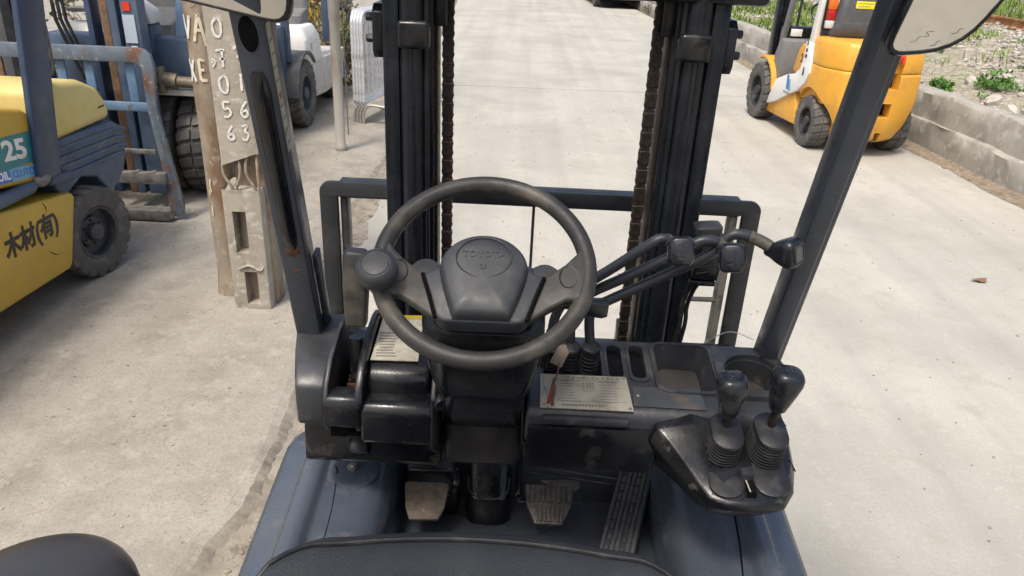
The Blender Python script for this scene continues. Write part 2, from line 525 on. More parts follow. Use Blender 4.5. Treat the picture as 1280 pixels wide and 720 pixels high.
# ballast / rubble
g = MB()
for _ in range(8500):
    v = rnd.uniform(5, 22); u = WX + .3 + rnd.random() ** .8 * 4.6
    if noise.noise((u * .8, v * .5, 11)) < -.12 and u < 7.8: continue
    s_ = rnd.uniform(.018, .05) * (1.5 if rnd.random() < .12 else 1)
    M = Matrix.Translation(on_road(u, v, bank_z(u, v) + s_ * .25)) @ Matrix.Rotation(rnd.uniform(0, 6), 4, 'Z') @ Matrix.Rotation(rnd.uniform(-.6, .6), 4, 'X')
    g.ball((0, 0, 0), (s_, s_ * rnd.uniform(.5, .9), s_ * rnd.uniform(.35, .7)), 5, 3, M)
tag(g.build('gravel', M_GRAVEL, sharp=20, weld=False), 'pale grey gravel and broken stone covering the railway bank', 'gravel', kind='stuff')
spots = [(5.15, 8.3, .10), (5.4, 8.0, .13), (5.3, 7.5, .09), (5.7, 8.9, .12), (5.2, 9.2, .11), (5.9, 8.2, .09), (6.2, 9.0, .13), (5.6, 7.2, .12), (5.25, 6.8, .14), (6.3, 7.9, .10), (5.1, 7.9, .07), (5.95, 7.6, .11)]
for u, v, s_ in spots:
    st = MB(); st.ball((0, 0, 0), (s_, s_ * .7, s_ * .5), 7, 5)
    for p in st.v:
        p *= 1 + .45 * noise.noise(p * 9 + Vector((u * 7, v * 5, 0)))
    o = st.build('rubble_stone', M_STONE, sharp=15)
    o.location = on_road(u, v, bank_z(u, v) + s_ * .2); o.rotation_euler = (rnd.uniform(-.4, .4), rnd.uniform(-.4, .4), rnd.uniform(0, 6))
    tag(o, 'pale broken rubble stone lying on the bank behind low wall', 'stone', 'rubble stones behind the low wall')

# grass
g = MB()
def blade(m_, p, h, w_, lean):
    p = Vector(p); a = rnd.uniform(0, 2 * pi); d = Vector((cos(a), sin(a), 0)); s2 = Vector((-sin(a), cos(a), 0)) * w_
    m_.add([p - s2, p + s2, p + d * lean * .4 + Vector((0, 0, h * .6)) + s2 * .7, p + d * lean * .4 + Vector((0, 0, h * .6)) - s2 * .7, p + d * lean + Vector((0, 0, h))], [(0, 1, 2, 3), (3, 2, 4)])
for _ in range(26000):
    v = rnd.uniform(6, 34); u = WX + .25 + rnd.random() * 15
    dn = noise.noise((u * .55, v * .45, 21)) + .35 * noise.noise((u * 2, v * 2, 3))
    lim = .16
    if u > 9.6: lim = -1
    elif v > 11.5 and u < 7.6: lim = -.6
    elif u > 7.8: lim = .35
    if dn < lim: continue
    blade(g, on_road(u, v, bank_z(u, v) - .01), rnd.uniform(.06, .17) * (1.4 if u > 9.6 else 1), .006 + .004 * (v > 12), rnd.uniform(.02, .12))
for _ in range(9000):
    v = rnd.uniform(9, 30); u = rnd.uniform(9.7, 14)
    blade(g, on_road(u, v, bank_z(u, v) - .01), rnd.uniform(.12, .3), .012, rnd.uniform(.04, .16))
for _ in range(9000):
    v = rnd.uniform(12, 22); u = WX + rnd.uniform(.3, 3.2)
    if noise.noise((u * 1.1, v * .9, 31)) < -.12: continue
    blade(g, on_road(u, v, bank_z(u, v) - .01), rnd.uniform(.06, .16), .011, rnd.uniform(.03, .12))
tag(g.build('grass', M_GRASS, sharp=180, weld=False), 'patchy green and yellow grass on the railway bank', 'grass', kind='stuff')
weeds = [(5.75, 8.55, .21, 'leafy green weed clump on the rubble just right of the mirror'), (6.35, 8.25, .2, 'bright green weed clump at right edge of picture on rubble'),
         (5.9, 7.75, .17, 'low green weed clump nearest the viewer on the rubble bank'), (5.25, 8.75, .12, 'small weed tuft close behind wall beside orange forklift')]
for u, v, r_, lb in weeds:
    o = thing('weed_plant', lb, 'weed', on_road(u, v, bank_z(u, v)), 0, 'weeds on the rubble')
    m_ = MB(); leaf_cloud(m_, (0, 0, .02), r_, 320, .055, rnd, .5); m_.build('leaves', M_WEED, o, sharp=180, weld=False)
    m_ = MB()
    for _ in range(9):
        a = rnd.uniform(0, 6.3); m_.tube([(0, 0, -.03), (cos(a) * r_ * .4, sin(a) * r_ * .4, .07), (cos(a) * r_ * .8, sin(a) * r_ * .8, .1)], .003, 4)
    m_.build('stem', M_WEED, o)
m_ = MB()
for _ in range(90):
    v = rnd.uniform(6.3, 13); u = WX + rnd.uniform(.35, 3.4)
    if noise.noise((u * .9, v * .7, 44)) < -.05: continue
    leaf_cloud(m_, on_road(u, v, bank_z(u, v) + .01), rnd.uniform(.05, .13), rnd.randrange(25, 70), .038, rnd, .35)
tag(m_.build('ground_cover', M_WEED, sharp=180, weld=False), 'scattered low green weeds creeping over the rubble bank', 'weeds', kind='stuff')
# brown patch of dry leaf on the road
m_ = MB()
lf = []
for k in range(14):
    a = 2 * pi * k / 14; lf.append((.055 * cos(a) * (1 + .25 * sin(3 * a)), .03 * sin(a) * (1 + .2 * cos(5 * a)), .006 + .012 * abs(cos(a))))
m_.add(lf + [(0, 0, .004)], [(k, (k + 1) % 14, 14) for k in range(14)])
o = m_.build('dry_leaf', mat('dead_leaf', (.17, .10, .055), .8, var=.3, scale=30)); o.location = (3.05, 4.62, .002); o.rotation_euler.z = .3
tag(o, 'small curled brown dead leaf on the pale road at right', 'leaf')

# ================================================================== THE FORKLIFT WE LOOK OUT OF
M_NAVY = mat('slate_blue_paint', (.052, .064, .084), .26, var=.2, scale=5, col2=(.076, .087, .102), lo=.5, hi=.7, scale2=3.3,
             col3=(.125, .122, .115), lo3=.60, hi3=.76, scale3=13, bump=.05, bscale=60, rvar=.14)
M_PILLAR = mat('dark_slate_paint', (.034, .041, .054), .34, var=.18, scale=9, col2=(.052, .059, .070), lo=.5, hi=.7, scale2=6, col3=(.10, .075, .06), lo3=.70, hi3=.75, scale3=30, bump=.06, bscale=90)
M_MAST = mat('black_mast_paint', (.008, .0098, .013), .28, var=.2, scale=8, col2=(.019, .022, .028), lo=.5, hi=.7, scale2=9, rvar=.16, bump=.05, bscale=80, spec=.35)
M_RUSTMAST = mat('greasy_brown_steel', (.022, .013, .010), .5, .2, var=.25, scale=30, col2=(.04, .024, .016), lo=.5, hi=.65, scale2=40)
M_CHAIN = mat('oily_rusty_chain', (.020, .0145, .012), .5, .35, var=.3, scale=60, col2=(.045, .028, .019), lo=.52, hi=.64, scale2=90, bump=.2, bscale=300)
M_PLAST = mat('black_dash_plastic', (.0065, .007, .0085), .24, var=.2, scale=9, col2=(.014, .0145, .016), lo=.5, hi=.68, scale2=7, col3=(.048, .044, .038), lo3=.59, hi3=.74, scale3=16, bump=.08, bscale=160, rvar=.16, spec=.4)
M_DASHTOP = mat('dusty_grey_plastic', (.027, .0285, .032), .40, var=.2, scale=12, col2=(.046, .047, .047), lo=.5, hi=.7, scale2=9, col3=(.085, .080, .070), lo3=.57, hi3=.74, scale3=20, bump=.1, bscale=200)
M_CONS = mat('scuffed_console_plastic', (.0065, .007, .008), .30, var=.2, scale=14, col2=(.030, .027, .023), lo=.58, hi=.72, scale2=11, col3=(.075, .068, .058), lo3=.62, hi3=.72, scale3=34, bump=.1, bscale=150)
M_WHEEL = mat('worn_wheel_plastic', (.027, .026, .0245), .5, var=.15, scale=18, col2=(.095, .084, .062), lo=.50, hi=.70, scale2=11, bump=.12, bscale=300)
M_HUB = mat('hub_plastic', (.036, .039, .043), .48, var=.12, scale=22, col2=(.058, .059, .058), lo=.52, hi=.7, scale2=12, bump=.10, bscale=320)
M_KNOB = mat('shiny_black_knob', (.012, .0135, .017), .28, var=.15, scale=30, col2=(.045, .043, .037), lo=.56, hi=.7, scale2=20, bump=.04, bscale=100)
M_RUBBER = mat('black_rubber', (.010, .0105, .012), .5, var=.2, scale=30, col2=(.035, .034, .032), lo=.52, hi=.66, scale2=22, bump=.15, bscale=200)
M_LEVER = mat('lever_paint', (.024, .027, .033), .4, var=.15, scale=20, col2=(.085, .076, .056), lo=.60, hi=.7, scale2=16)
M_LEVERTAN = mat('worn_lever_end', (.085, .077, .058), .5, var=.25, scale=30, col2=(.03, .031, .033), lo=.55, hi=.65, scale2=30)
M_LEATHER = mat('seat_vinyl', (.027, .030, .034), .46, var=.12, scale=6, col2=(.040, .043, .047), lo=.5, hi=.7, scale2=4, bump=.55, bscale=420, rvar=.08)
M_PEDAL = mat('worn_pedal_rubber', (.10, .078, .058), .8, var=.25, scale=30, col2=(.06, .05, .042), lo=.55, hi=.66, scale2=30, col3=(.2, .17, .135), lo3=.6, hi3=.7, scale3=60, bump=.4, bscale=150)
M_PEDALMETAL = mat('scuffed_pedal_steel', (.10, .088, .075), .55, .4, var=.3, scale=40, col2=(.04, .034, .03), lo=.5, hi=.64, scale2=26, bump=.3, bscale=120)
M_ACCEL = mat('ribbed_rubber', (.033, .036, .040), .6, var=.2, scale=30, col2=(.06, .06, .06), lo=.56, hi=.66, scale2=40, bump=.2, bscale=200)
M_PLATE = mat('worn_aluminium_plate', (.39, .355, .275), .45, .25, var=.14, scale=22, col2=(.27, .225, .16), lo=.53, hi=.68, scale2=26, col3=(.2, .13, .08), lo3=.68, hi3=.73, scale3=70)
M_GLOSS = mat('glossy_label', (.05, .054, .06), .12, var=.1, scale=20, col2=(.11, .085, .065), lo=.52, hi=.68, scale2=12)
M_STICKER = mat('worn_sticker', (.44, .41, .31), .45, var=.14, scale=30, col2=(.27, .245, .19), lo=.52, hi=.68, scale2=40)
M_PRINT = mat('dark_print', (.035, .035, .04), .6, var=.1)
M_PRINTGREY = mat('faded_print', (.16, .155, .14), .6, var=.1)
M_YELLOWEDGE = mat('yellow_edge', (.50, .34, .03), .5, var=.1)
M_RUSTBOLT = mat('rusty_bolt', (.20, .085, .025), .8, .3, var=.3, scale=60)
M_ZINC = mat('zinc_bolt', (.35, .34, .31), .4, .8, var=.2, scale=60)
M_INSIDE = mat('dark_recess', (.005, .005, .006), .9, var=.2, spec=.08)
M_RUST = mat('bare_rust', (.10, .042, .024), .85, .1, var=.35, scale=80)
M_RED = mat('red_cord', (.25, .03, .02), .7, var=.2, scale=60)
M_TANCORD = mat('brown_cord', (.13, .07, .04), .8, var=.3, scale=70)
M_LEATHERTAG = mat('brown_tag', (.20, .15, .11), .7, var=.2, scale=50)
def mirror_mat():
    m = mat('dusty_mirror', (.62, .60, .54), .16, .9, var=.06, scale=20)
    return m
M_MIRROR = mirror_mat()

T = thing('operator_forklift', 'dark slate blue forklift seen from its own driver seat, steering wheel in front', 'forklift', (0, 0, 0))

# ---------------------------------------------------------------- fenders, floor, hood
def fender(sx):
    prof = [(.560, .36), (.578, .44), (.580, .74), (.572, .785), (.555, .797), (.522, .800), (.512, .806), (.504, .826), (.494, .832), (.470, .832), (.460, .824),
            (.455, .812), (.448, .808), (.420, .810), (.360, .806), (.335, .798), (.318, .775), (.306, .735), (.300, .655), (.300, .60), (.50, .36)]
    secs = []
    for k in range(26):
        y = .35 + 1.30 * k / 25
        dz = .14 * (y - 1.1)
        f = max(0, (y - 1.42) / .23)
        secs.append([(sx * (x - .03 * f * f * (x > .5)), y, z + (dz if z > .5 else 0) - (.16 * f * f if z > .7 else 0)) for x, z in prof])
    m_ = MB(); m_.loft(secs)
    return m_.build('fender', M_NAVY, T, sharp=50)
fl = fender(-1); fr = fender(1)
# dished bolt pocket with bolt on left fender, split seam
def fz(y, h=.809): return h + .14 * (y - 1.1)
m_ = MB(); m_.lathe([(.0, .0006), (.030, .0008), (.040, .0018), (.046, .0022), (.056, .0010), (.062, -.001)], frame((-.400, 1.36, fz(1.36)), (.0, -.14, 1)), 28); m_.build('bolt_pocket', M_NAVY, T, sharp=180)
m_ = MB(); m_.lathe([(.0, .013), (.006, .013), (.008, .010), (.008, .004), (.013, .003), (.013, .0)], frame((-.400, 1.36, fz(1.36) + .001), (0, -.14, 1)), 6); m_.build('bolt', M_ZINC, T, sharp=25)
m_ = MB(); m_.tube(smooth_path([(-.440, 1.42, fz(1.42)), (-.436, 1.36, fz(1.36)), (-.428, 1.32, fz(1.32)), (-.420, 1.24, fz(1.24)), (-.418, 1.12, fz(1.12))]), .0016, 6); m_.build('paint_crack', M_INSIDE, T)
m_ = MB(); m_.tube(smooth_path([(-.445, 1.37, fz(1.37)), (-.430, 1.345, fz(1.345)), (-.436, 1.335, fz(1.335)), (-.424, 1.325, fz(1.325))]), .0022, 6); m_.build('paint_crack', M_INSIDE, T)
m_ = MB(); m_.tube([(.448, 1.30, fz(1.30)), (.440, 1.2, fz(1.2)), (.425, 1.1, fz(1.1)), (.41, .98, fz(.98))], .0020, 6); m_.build('seam', M_INSIDE, T)
m_ = MB(); m_.box((-.302, .3, .600), (.302, 1.54, .660))
m_.add([(-.302, 1.50, .66), (.302, 1.50, .66), (.302, 1.60, .98), (-.302, 1.60, .98), (-.302, 1.52, .62), (.302, 1.52, .62), (.302, 1.62, .98), (-.302, 1.62, .98)], [(0, 1, 2, 3), (4, 7, 6, 5), (0, 4, 5, 1), (3, 2, 6, 7), (0, 3, 7, 4), (1, 5, 6, 2)])
M_FLOOR = mat('grimy_floor_paint', (.050, .058, .072), .34, var=.25, scale=7, col2=(.045, .046, .048), lo=.5, hi=.66, scale2=6, col3=(.09, .065, .048), lo3=.63, hi3=.7, scale3=26, bump=.2, bscale=70)
m_.build('floor_plate', M_FLOOR, T, bevel=.004)
m_ = MB(); m_.box((-.40, -.75, .62), (.30, .78, 1.02)); m_.build('engine_hood', M_NAVY, T, bevel=.03, seg=3)
m_ = MB(); m_.box((-.55, -.95, .30), (.55, .40, .62)); m_.build('chassis', M_NAVY, T, bevel=.02)
m_ = MB(); m_.prism([(-.95, .3), (-.78, .25), (-.78, 1.05), (-1.0, 1.02), (-1.15, .8), (-1.15, .45)], 'x', -.53, .53); m_.build('counterweight', M_NAVY, T, bevel=.04, seg=3)
# toe board pressings and centre box
m_ = MB(); m_.box((-.292, 1.43, .656), (-.165, 1.53, .80)); m_.box((-.285, 1.405, .80), (-.172, 1.53, .815)); m_.build('toe_step', M_PLAST, T, bevel=.012, seg=3)
m_ = stack([(-.092, 1.475, .656, .112, .15, .035), (-.092, 1.475, .735, .110, .15, .035), (-.092, 1.48, .745, .104, .14, .03), (-.092, 1.50, .86, .100, .10, .02)]); m_.build('centre_box', M_PLAST, T, bevel=.003)
m_ = MB(); m_.tube(smooth_path([(-.140, 1.405, .80), (-.138, 1.400, .768), (-.12, 1.397, .748), (-.092, 1.396, .742), (-.064, 1.397, .748), (-.046, 1.4, .768), (-.044, 1.405, .80)]), .0022, 6); m_.build('centre_box_edge', M_DASHTOP, T)
m_ = MB(); m_.lathe([(0, .012), (.008, .011), (.010, .004), (.016, .003), (.016, 0)], frame((-.087, 1.432, .845), (0, -1, .3)), 6); m_.build('bolt', M_ZINC, T, sharp=25)
m_ = MB()
for dz in (0, .018):
    m_.tube([(.005, 1.50, .745 + dz), (.26, 1.50, .715 + dz)], .0035, 6)
m_.build('cable', M_LEVER, T)

# pedals
def pad(prof, c, thick, up, m_name, mt, ribs=None):
    n = Vector(up).normalized(); x = Vector((1, 0, 0)); y = n.cross(x)
    m_ = MB(); M = Matrix((x, y, n)).transposed().to_4x4(); M.translation = Vector(c)
    m_.prism(prof, 'z', 0, thick, M)
    p = m_.build(m_name, mt, T, bevel=.004)
    if ribs:
        for (x0, y0, x1, y1) in ribs[0]:
            r_ = MB(); r_.bar((x0, y0, thick + ribs[2] / 2 - .0005), (x1, y1, thick + ribs[2] / 2 - .0005), ribs[1], ribs[2]); 
            r_.v = [M @ q for q in r_.v]
            r_.build('rib', ribs[3], p, bevel=.0012)
    return p, M
cl, MC = pad([(-.052, .040), (-.046, .046), (.046, .046), (.052, .038), (.046, -.015), (.034, -.042), (-.032, -.045), (-.044, -.015)], (-.236, 1.362, .752), .016, (0, -.55, 1), 'clutch_pedal', M_PEDAL)
m_ = MB(); m_.tube(smooth_path([(-.196, 1.39, .765), (-.178, 1.40, .75), (-.170, 1.43, .77), (-.170, 1.46, .86), (-.170, 1.50, .98)]), .009, 8, .6); m_.build('pedal_arm', M_PLAST, T)
ribs = [(-.048 + .012 * k, .0, -.048 + .012 * k, .040) for k in range(9)] + [(-.026 + .0090 * k, -.047, -.030 + .0105 * k, -.010) for k in range(7)]
bp, _ = pad([(-.056, .044), (.056, .044), (.058, .02), (.054, -.005), (.032, -.052), (-.032, -.052), (-.052, -.005)], (.050, 1.392, .738), .014, (0, -.5, 1), 'brake_pedal', M_PEDALMETAL, (ribs, .0055, .006, M_PEDALMETAL))
m_ = MB(); m_.tube(smooth_path([(.0, 1.40, .742), (-.018, 1.41, .735), (-.022, 1.43, .76), (-.022, 1.46, .86), (-.022, 1.50, .98)]), .009, 8, .6); m_.build('pedal_arm', M_PLAST, T)
m_ = MB(); m_.prism([(.095, 1.42), (.130, 1.45), (.128, 1.475), (.09, 1.478), (.03, 1.47)], 'z', .735, .746); m_.build('pedal_bracket', M_PEDALMETAL, T, bevel=.002)
# accelerator
A0, A1 = Vector((.205, 1.295, .682)), Vector((.282, 1.545, .752))
d = (A1 - A0).normalized(); xx = d.cross(Vector((0, 0, 1))).normalized(); zz = xx.cross(d)
MA = Matrix((xx, d, zz)).transposed().to_4x4(); MA.translation = A0
m_ = MB(); m_.box((-.041, 0, -.012), (.041, (A1 - A0).length, .006), MA); ac = m_.build('accelerator_pedal', M_ACCEL, T, bevel=.004)
for k in range(7):
    if k in (1, 4):
        for j in range(9):
            m_ = MB(); m_.box((-.0395 + .0115 * k, .006 + j * .0275, .0055), (-.0305 + .0115 * k, .029 + j * .0275, .0105), MA); m_.build('rib', M_ACCEL, ac, bevel=.0015)
    else:
        m_ = MB(); m_.box((-.0395 + .0115 * k, .004, .0055), (-.0305 + .0115 * k, (A1 - A0).length - .004, .012), MA); m_.build('rib', M_ACCEL, ac, bevel=.0015)
m_ = MB(); m_.bar((.30, 1.56, .76), (.335, 1.60, .86), .012, .03); m_.build('pedal_arm', M_PLAST, T)
# seat slide / floor bracket peeking beside the seat
m_ = MB(); m_.box((.205, 1.02, .83), (.262, 1.045, .845)); m_.box((.205, .80, .815), (.262, 1.045, .83)); m_.box((.255, .80, .79), (.262, 1.045, .83)); m_.build('seat_rail', mat('worn_steel', (.24, .235, .22), .45, .6, var=.2, scale=40), T, bevel=.003)

# ---------------------------------------------------------------- seat
def seat():
    secs = []
    cx, hw = -.092, .312
    ny = 40
    for k in range(ny + 1):
        t = k / ny
        y = .10 + t * .775
        secs.append([])
        for i in range(41):
            s_ = -1 + 2 * i / 40
            # plan outline: front edge bows forward in the middle, corners rounded
            yf = .888 - .055 * s_ * s_ - .30 * max(0, abs(s_) - .72) ** 2 / .28
            yy = .10 + t * (yf - .10)
            zz_ = 1.150 - .035 * max(0, t - .90) ** 2 / .10 ** 2
            zz_ += .016 * max(0, abs(s_) - .62) / .38 - .06 * max(0, abs(s_) - .90) ** 2 / .01
            secs[-1].append((cx + s_ * hw, yy, zz_))
    m_ = MB(); m_.loft(secs, closed=False, cap=False)
    # skirt down
    last = secs[-1]
    m_.loft([last, [(p[0], p[1] + .006, p[2] - .03) for p in last], [(p[0] * .98, p[1] - .004, 1.03) for p in last]], closed=False, cap=False)
    for side in (0, -1):
        ed = [r_[side] for r_ in secs]; q = -1 if side == 0 else 1
        m_.loft([ed, [(p[0] + q * .004, p[1], p[2] - .03) for p in ed], [(p[0] - q * .01, p[1] - .004, 1.03) for p in ed]], closed=False, cap=False)
    s = m_.build('seat', M_LEATHER, T, sharp=60)
    pp = [(p[0], p[1] - .010, p[2] + .0065) for p in secs[-3]]
    pp = [(r_[0][0] + .004, r_[0][1], r_[0][2] + .003) for r_ in secs[20:-3]] + pp + [(r_[-1][0] - .004, r_[-1][1], r_[-1][2] + .003) for r_ in secs[20:-3]][::-1]
    m_ = MB(); m_.tube(pp, .0038, 8); m_.build('piping', M_RUBBER, s)
    m_ = stack([(cx, -.02, 1.1, .50, .12, .05), (cx, -.07, 1.3, .50, .12, .05), (cx, -.12, 1.55, .44, .10, .05), (cx, -.13, 1.60, .34, .06, .03)]); m_.build('backrest', M_LEATHER, s)
seat()
# rounded black armrest pad left of the seat
m_ = MB(); m_.ball((0, 0, 0), (.135, .20, .075), 64, 32)
for p in m_.v:
    p.z = p.z if p.z > -.03 else -.03
o = m_.build('armrest', mat('armrest_vinyl', (.035, .034, .036), .34, var=.15, scale=8, col2=(.045, .038, .045), lo=.55, hi=.7, scale2=7, rvar=.1), T)
o.location = (-.585, .515, 1.232); o.rotation_euler = (0, 0, -.06)
m_ = MB(); m_.tube(smooth_path([(-.58, .45, 1.21), (-.57, .36, 1.12), (-.50, .30, 1.0), (-.38, .30, .95)]), .02, 10); m_.build('armrest_bracket', M_PLAST, T)

# ---------------------------------------------------------------- dash, left half
def topz(y): return 1.135 + .15 * (y - 1.2)
def taper(q):
    # the dash narrows towards the driver
    for p in q.v:
        if abs(p.x) > .44:
            p.x -= math.copysign(.050 * max(0, min(1, (1.40 - p.y) / .2)), p.x)
m_ = MB(); m_.prism([(1.44, .98), (1.44, 1.195), (1.40, 1.197), (1.30, 1.187), (1.235, 1.172), (1.212, 1.155), (1.203, 1.12), (1.205, 1.075), (1.215, 1.065), (1.30, 1.055)], 'x', -.512, -.408)
taper(m_); m_.build('dash_end_cap', M_DASHTOP, T, bevel=.012, seg=3)
m_ = MB(); m_.prism([(1.20, 1.07), (1.195, 1.115), (1.205, 1.135), (1.225, 1.14), (1.25, 1.135), (1.25, 1.06)], 'x', -.414, -.340); m_.build('brake_slot_lip', M_PLAST, T, bevel=.006)
m_ = MB(); m_.box((-.41, 1.24, 1.02), (-.34, 1.46, 1.075)); m_.build('brake_slot_floor', M_INSIDE, T)
def rib_(x0, x1, nm, mt):
    prof = [(1.205, 1.06), (1.200, 1.125), (1.215, 1.155), (1.26, 1.19), (1.33, 1.212), (1.40, 1.217), (1.44, 1.21), (1.44, 1.06)]
    q = MB(); q.prism(prof, 'x', x0, x1); return q.build(nm, mt, T, bevel=.004)
rib_(-.412, -.402, 'slot_rib', M_DASHTOP)
rib_(-.352, -.336, 'slot_rib', M_PLAST)
# dash pod with the sticker
m_ = MB(); m_.prism([(1.46, 1.06), (1.46, 1.190), (1.43, 1.196), (1.30, 1.178), (1.268, 1.170), (1.252, 1.155), (1.245, 1.120), (1.25, 1.06)], 'x', -.338, -.212); pod = m_.build('dash_pod', M_PLAST, T, bevel=.010, seg=3)
m_ = MB(); m_.prism([(1.46, .98), (1.46, 1.08), (1.25, 1.125), (1.212, 1.122), (1.200, 1.105), (1.203, 1.035), (1.22, 1.028), (1.26, .99)], 'x', -.342, -.200); m_.build('dash_front_panel', M_PLAST, T, bevel=.008, seg=3)
m_ = MB(); m_.prism([(1.35, 1.00), (1.35, 1.20), (1.25, 1.185), (1.205, 1.14), (1.195, 1.03), (1.23, 1.0)], 'x', -.206, -.190); m_.build('dash_fin', M_PLAST, T, bevel=.005)
m_ = MB(); m_.prism([(1.46, .93), (1.46, 1.03), (1.26, 1.035), (1.25, .955), (1.256, .945)], 'x', -.470, -.190); m_.build('lower_panel', M_PLAST, T, bevel=.008)
m_ = MB(); m_.prism([(1.255, .965), (1.235, .985), (1.215, 1.04), (1.30, 1.05)], 'x', -.375, -.335); m_.build('panel_bracket', M_PLAST, T, bevel=.005)
m_ = MB(); m_.lathe([(0, .002), (.006, .003), (.009, .006), (.012, .006), (.016, .003), (.016, 0)], frame((-.352, 1.2485, .992), (0, -1, 0)), 20); m_.build('rusty_screw', M_RUSTBOLT, T)
# rusty quadrant down in the slot
m_ = MB()
for k in range(9):
    m_.bar((-.386, 1.262 + .012 * k, 1.094 + .003 * k), (-.352, 1.262 + .012 * k, 1.094 + .003 * k), .006, .012)
m_.build('brake_quadrant', M_RUST, T)
# parking brake lever
m_ = stack([(0, 0, 0, .026, .020, .006), (0, 0, .11, .026, .020, .006)], frame((-.367, 1.31, 1.10), (-.0, .03, 1))); pb = m_.build('parking_brake_lever', M_PLAST, T)
m_ = stack([(0, 0, .085, .040, .030, .006), (0, 0, .09, .042, .032, .008), (0, 0, .17, .050, .036, .010), (0, 0, .235, .046, .034, .010), (0, 0, .242, .038, .028, .009)], frame((-.367, 1.312, 1.155), (.03, .02, 1))); m_.build('grip', M_WHEEL, pb, bevel=.002)
# sticker on the pod with a yellow edge, faded print as print lines
m_ = MB(); Ms = frame((-.287, 1.352, 1.1875), (0, -.14, 1), (1, .06, 0)); m_.prism([(-.050, -.070), (.044, -.073), (.046, .078), (-.040, .085)], 'z', .0005, .0022, Ms); st = m_.build('sticker', M_STICKER, pod)
m_ = MB()
r2 = random.Random(8)
for k in range(9):
    xa = -.042 + r2.uniform(0, .006); xb = r2.uniform(-.012, .0)
    m_.box((xa, -.060 + k * .0095, .0023), (xb, -.0565 + k * .0095, .0027), Ms)
m_.build('faded_print', M_PRINTGREY, pod)
m_ = MB(); m_.box((-.008, .01, .0023), (.024, .013, .0028), Ms); m_.box((-.008, .013, .0023), (-.005, .05, .0028), Ms); m_.box((.021, .013, .0023), (.024, .05, .0028), Ms); m_.build('faded_frame', M_PRINTGREY, pod)
m_ = MB(); m_.box((-.036, .070, .0023), (.042, .082, .003), Ms); m_.build('yellow_band', M_YELLOWEDGE, pod)
# small black knob peeking right of the pod
m_ = MB(); m_.cyl((-.196, 1.235, 1.135), (-.182, 1.205, 1.13), .016, .014); m_.build('light_switch', M_KNOB, T, bevel=.002)

# ---------------------------------------------------------------- steering column
def colsec(c, w_, d_, r_):
    """rounded section across the column axis"""
    ax = Vector((0, -.80, 1)).normalized()
    M = frame(c, ax, (1, 0, 0))
    return [M @ Vector((x, y, 0)) for x, y in rrect(w_, d_, r_)]
cx = -.106
m_ = MB()
m_.loft([colsec((cx, 1.36, 1.02), .150, .13, .02), colsec((cx, 1.30, 1.10), .152, .14, .022), colsec((cx, 1.245, 1.17), .156, .15, .025), colsec((cx, 1.215, 1.235), .158, .15, .03)])
m_.build('column_cover', M_PLAST, T, bevel=.004)
m_ = MB()
m_.loft([colsec((cx, 1.225, 1.20), .166, .13, .03), colsec((cx, 1.205, 1.25), .186, .15, .035), colsec((cx, 1.185, 1.315), .205, .165, .04), colsec((cx, 1.165, 1.372), .212, .16, .045), colsec((cx, 1.155, 1.385), .18, .13, .04)])
m_.build('column_shroud', M_PLAST, T, bevel=.003)
m_ = MB(); m_.box((cx - .078, 1.245, .955), (cx + .078, 1.40, 1.075)); m_.build('column_base', mat('grubby_plastic', (.02, .0185, .018), .42, var=.3, scale=10, col2=(.036, .032, .03), lo=.5, hi=.66, scale2=9), T, bevel=.02, seg=3)
m_ = MB(); m_.tube(smooth_path([(cx - .098, 1.09, 1.352), (cx - .06, 1.078, 1.333), (cx, 1.070, 1.327), (cx + .06, 1.078, 1.333), (cx + .098, 1.09, 1.352)]), .0018, 6); m_.build('shroud_seam', M_DASHTOP, T)
for s_ in (-1, 1):
    m_ = stack([(0, 0, 0, .056, .06, .02), (0, 0, .05, .054, .058, .022), (0, 0, .062, .040, .044, .02)], frame((cx + s_ * .100, 1.172, 1.385), (0, -.45, 1))); m_.build('column_pod', M_HUB, T, bevel=.003)
# stalk to the right of the wheel
m_ = MB(); m_.tube([(cx + .10, 1.18, 1.37), (.03, 1.185, 1.368), (.075, 1.19, 1.366)], [.008, .008, .010], 10); sk = m_.build('direction_stalk', M_PLAST, T)
m_ = stack([(0, 0, 0, .030, .022, .006), (0, 0, .035, .034, .027, .008), (0, 0, .044, .030, .022, .008)], frame((.066, 1.19, 1.363), (1, .05, -.05), (0, 0, 1))); m_.build('stalk_end', M_KNOB, sk)
# fluted gaiter right of the column
m_ = MB()
for k in range(5):
    m_.cyl((-.016 + .007 * k, 1.27 - .002 * k, 1.19), (-.012 + .008 * k, 1.262, 1.275), .0026, None, 6)
m_.build('wire_harness', M_RUBBER, T)

# ---------------------------------------------------------------- steering wheel
WC = Vector((-.106, 1.104, 1.468)); WNRM = Vector((0, -cos(rad(56)), sin(rad(56))))
MW = frame(WC, WNRM, (1, 0, .02))
m_ = MB(); secs = []
n = 96
for k in range(n):
    a = 2 * pi * k / n
    c = Vector((cos(a), sin(a), 0))
    secs.append([c * (.1665 + .0145 * cos(2 * pi * j / 14)) + Vector((0, 0, .0145 * sin(2 * pi * j / 14))) for j in range(14)])
secs.append(secs[0])
m_.loft(secs, cap=False, M=MW)
wh = m_.build('steering_wheel', M_WHEEL, T, sharp=180)
def spoke(sx):
    secs = []
    for (x, y, w_, t_, z) in ((.050, -.060, .084, .02, -.004), (.075, -.058, .080, .02, -.004), (.105, -.044, .066, .020, -.004), (.13, -.028, .068, .022, 0), (.148, -.018, .088, .024, .0), (.160, -.014, .125, .024, .0)):
        secs.append([(sx * (x + .12 * (q[0] - 0) * 0), y + q[0], z + q[1]) for q in rrect(w_, t_, .008)])
    q = MB(); q.loft(secs, M=MW); return q.build('spoke', M_WHEEL, wh, bevel=.002)
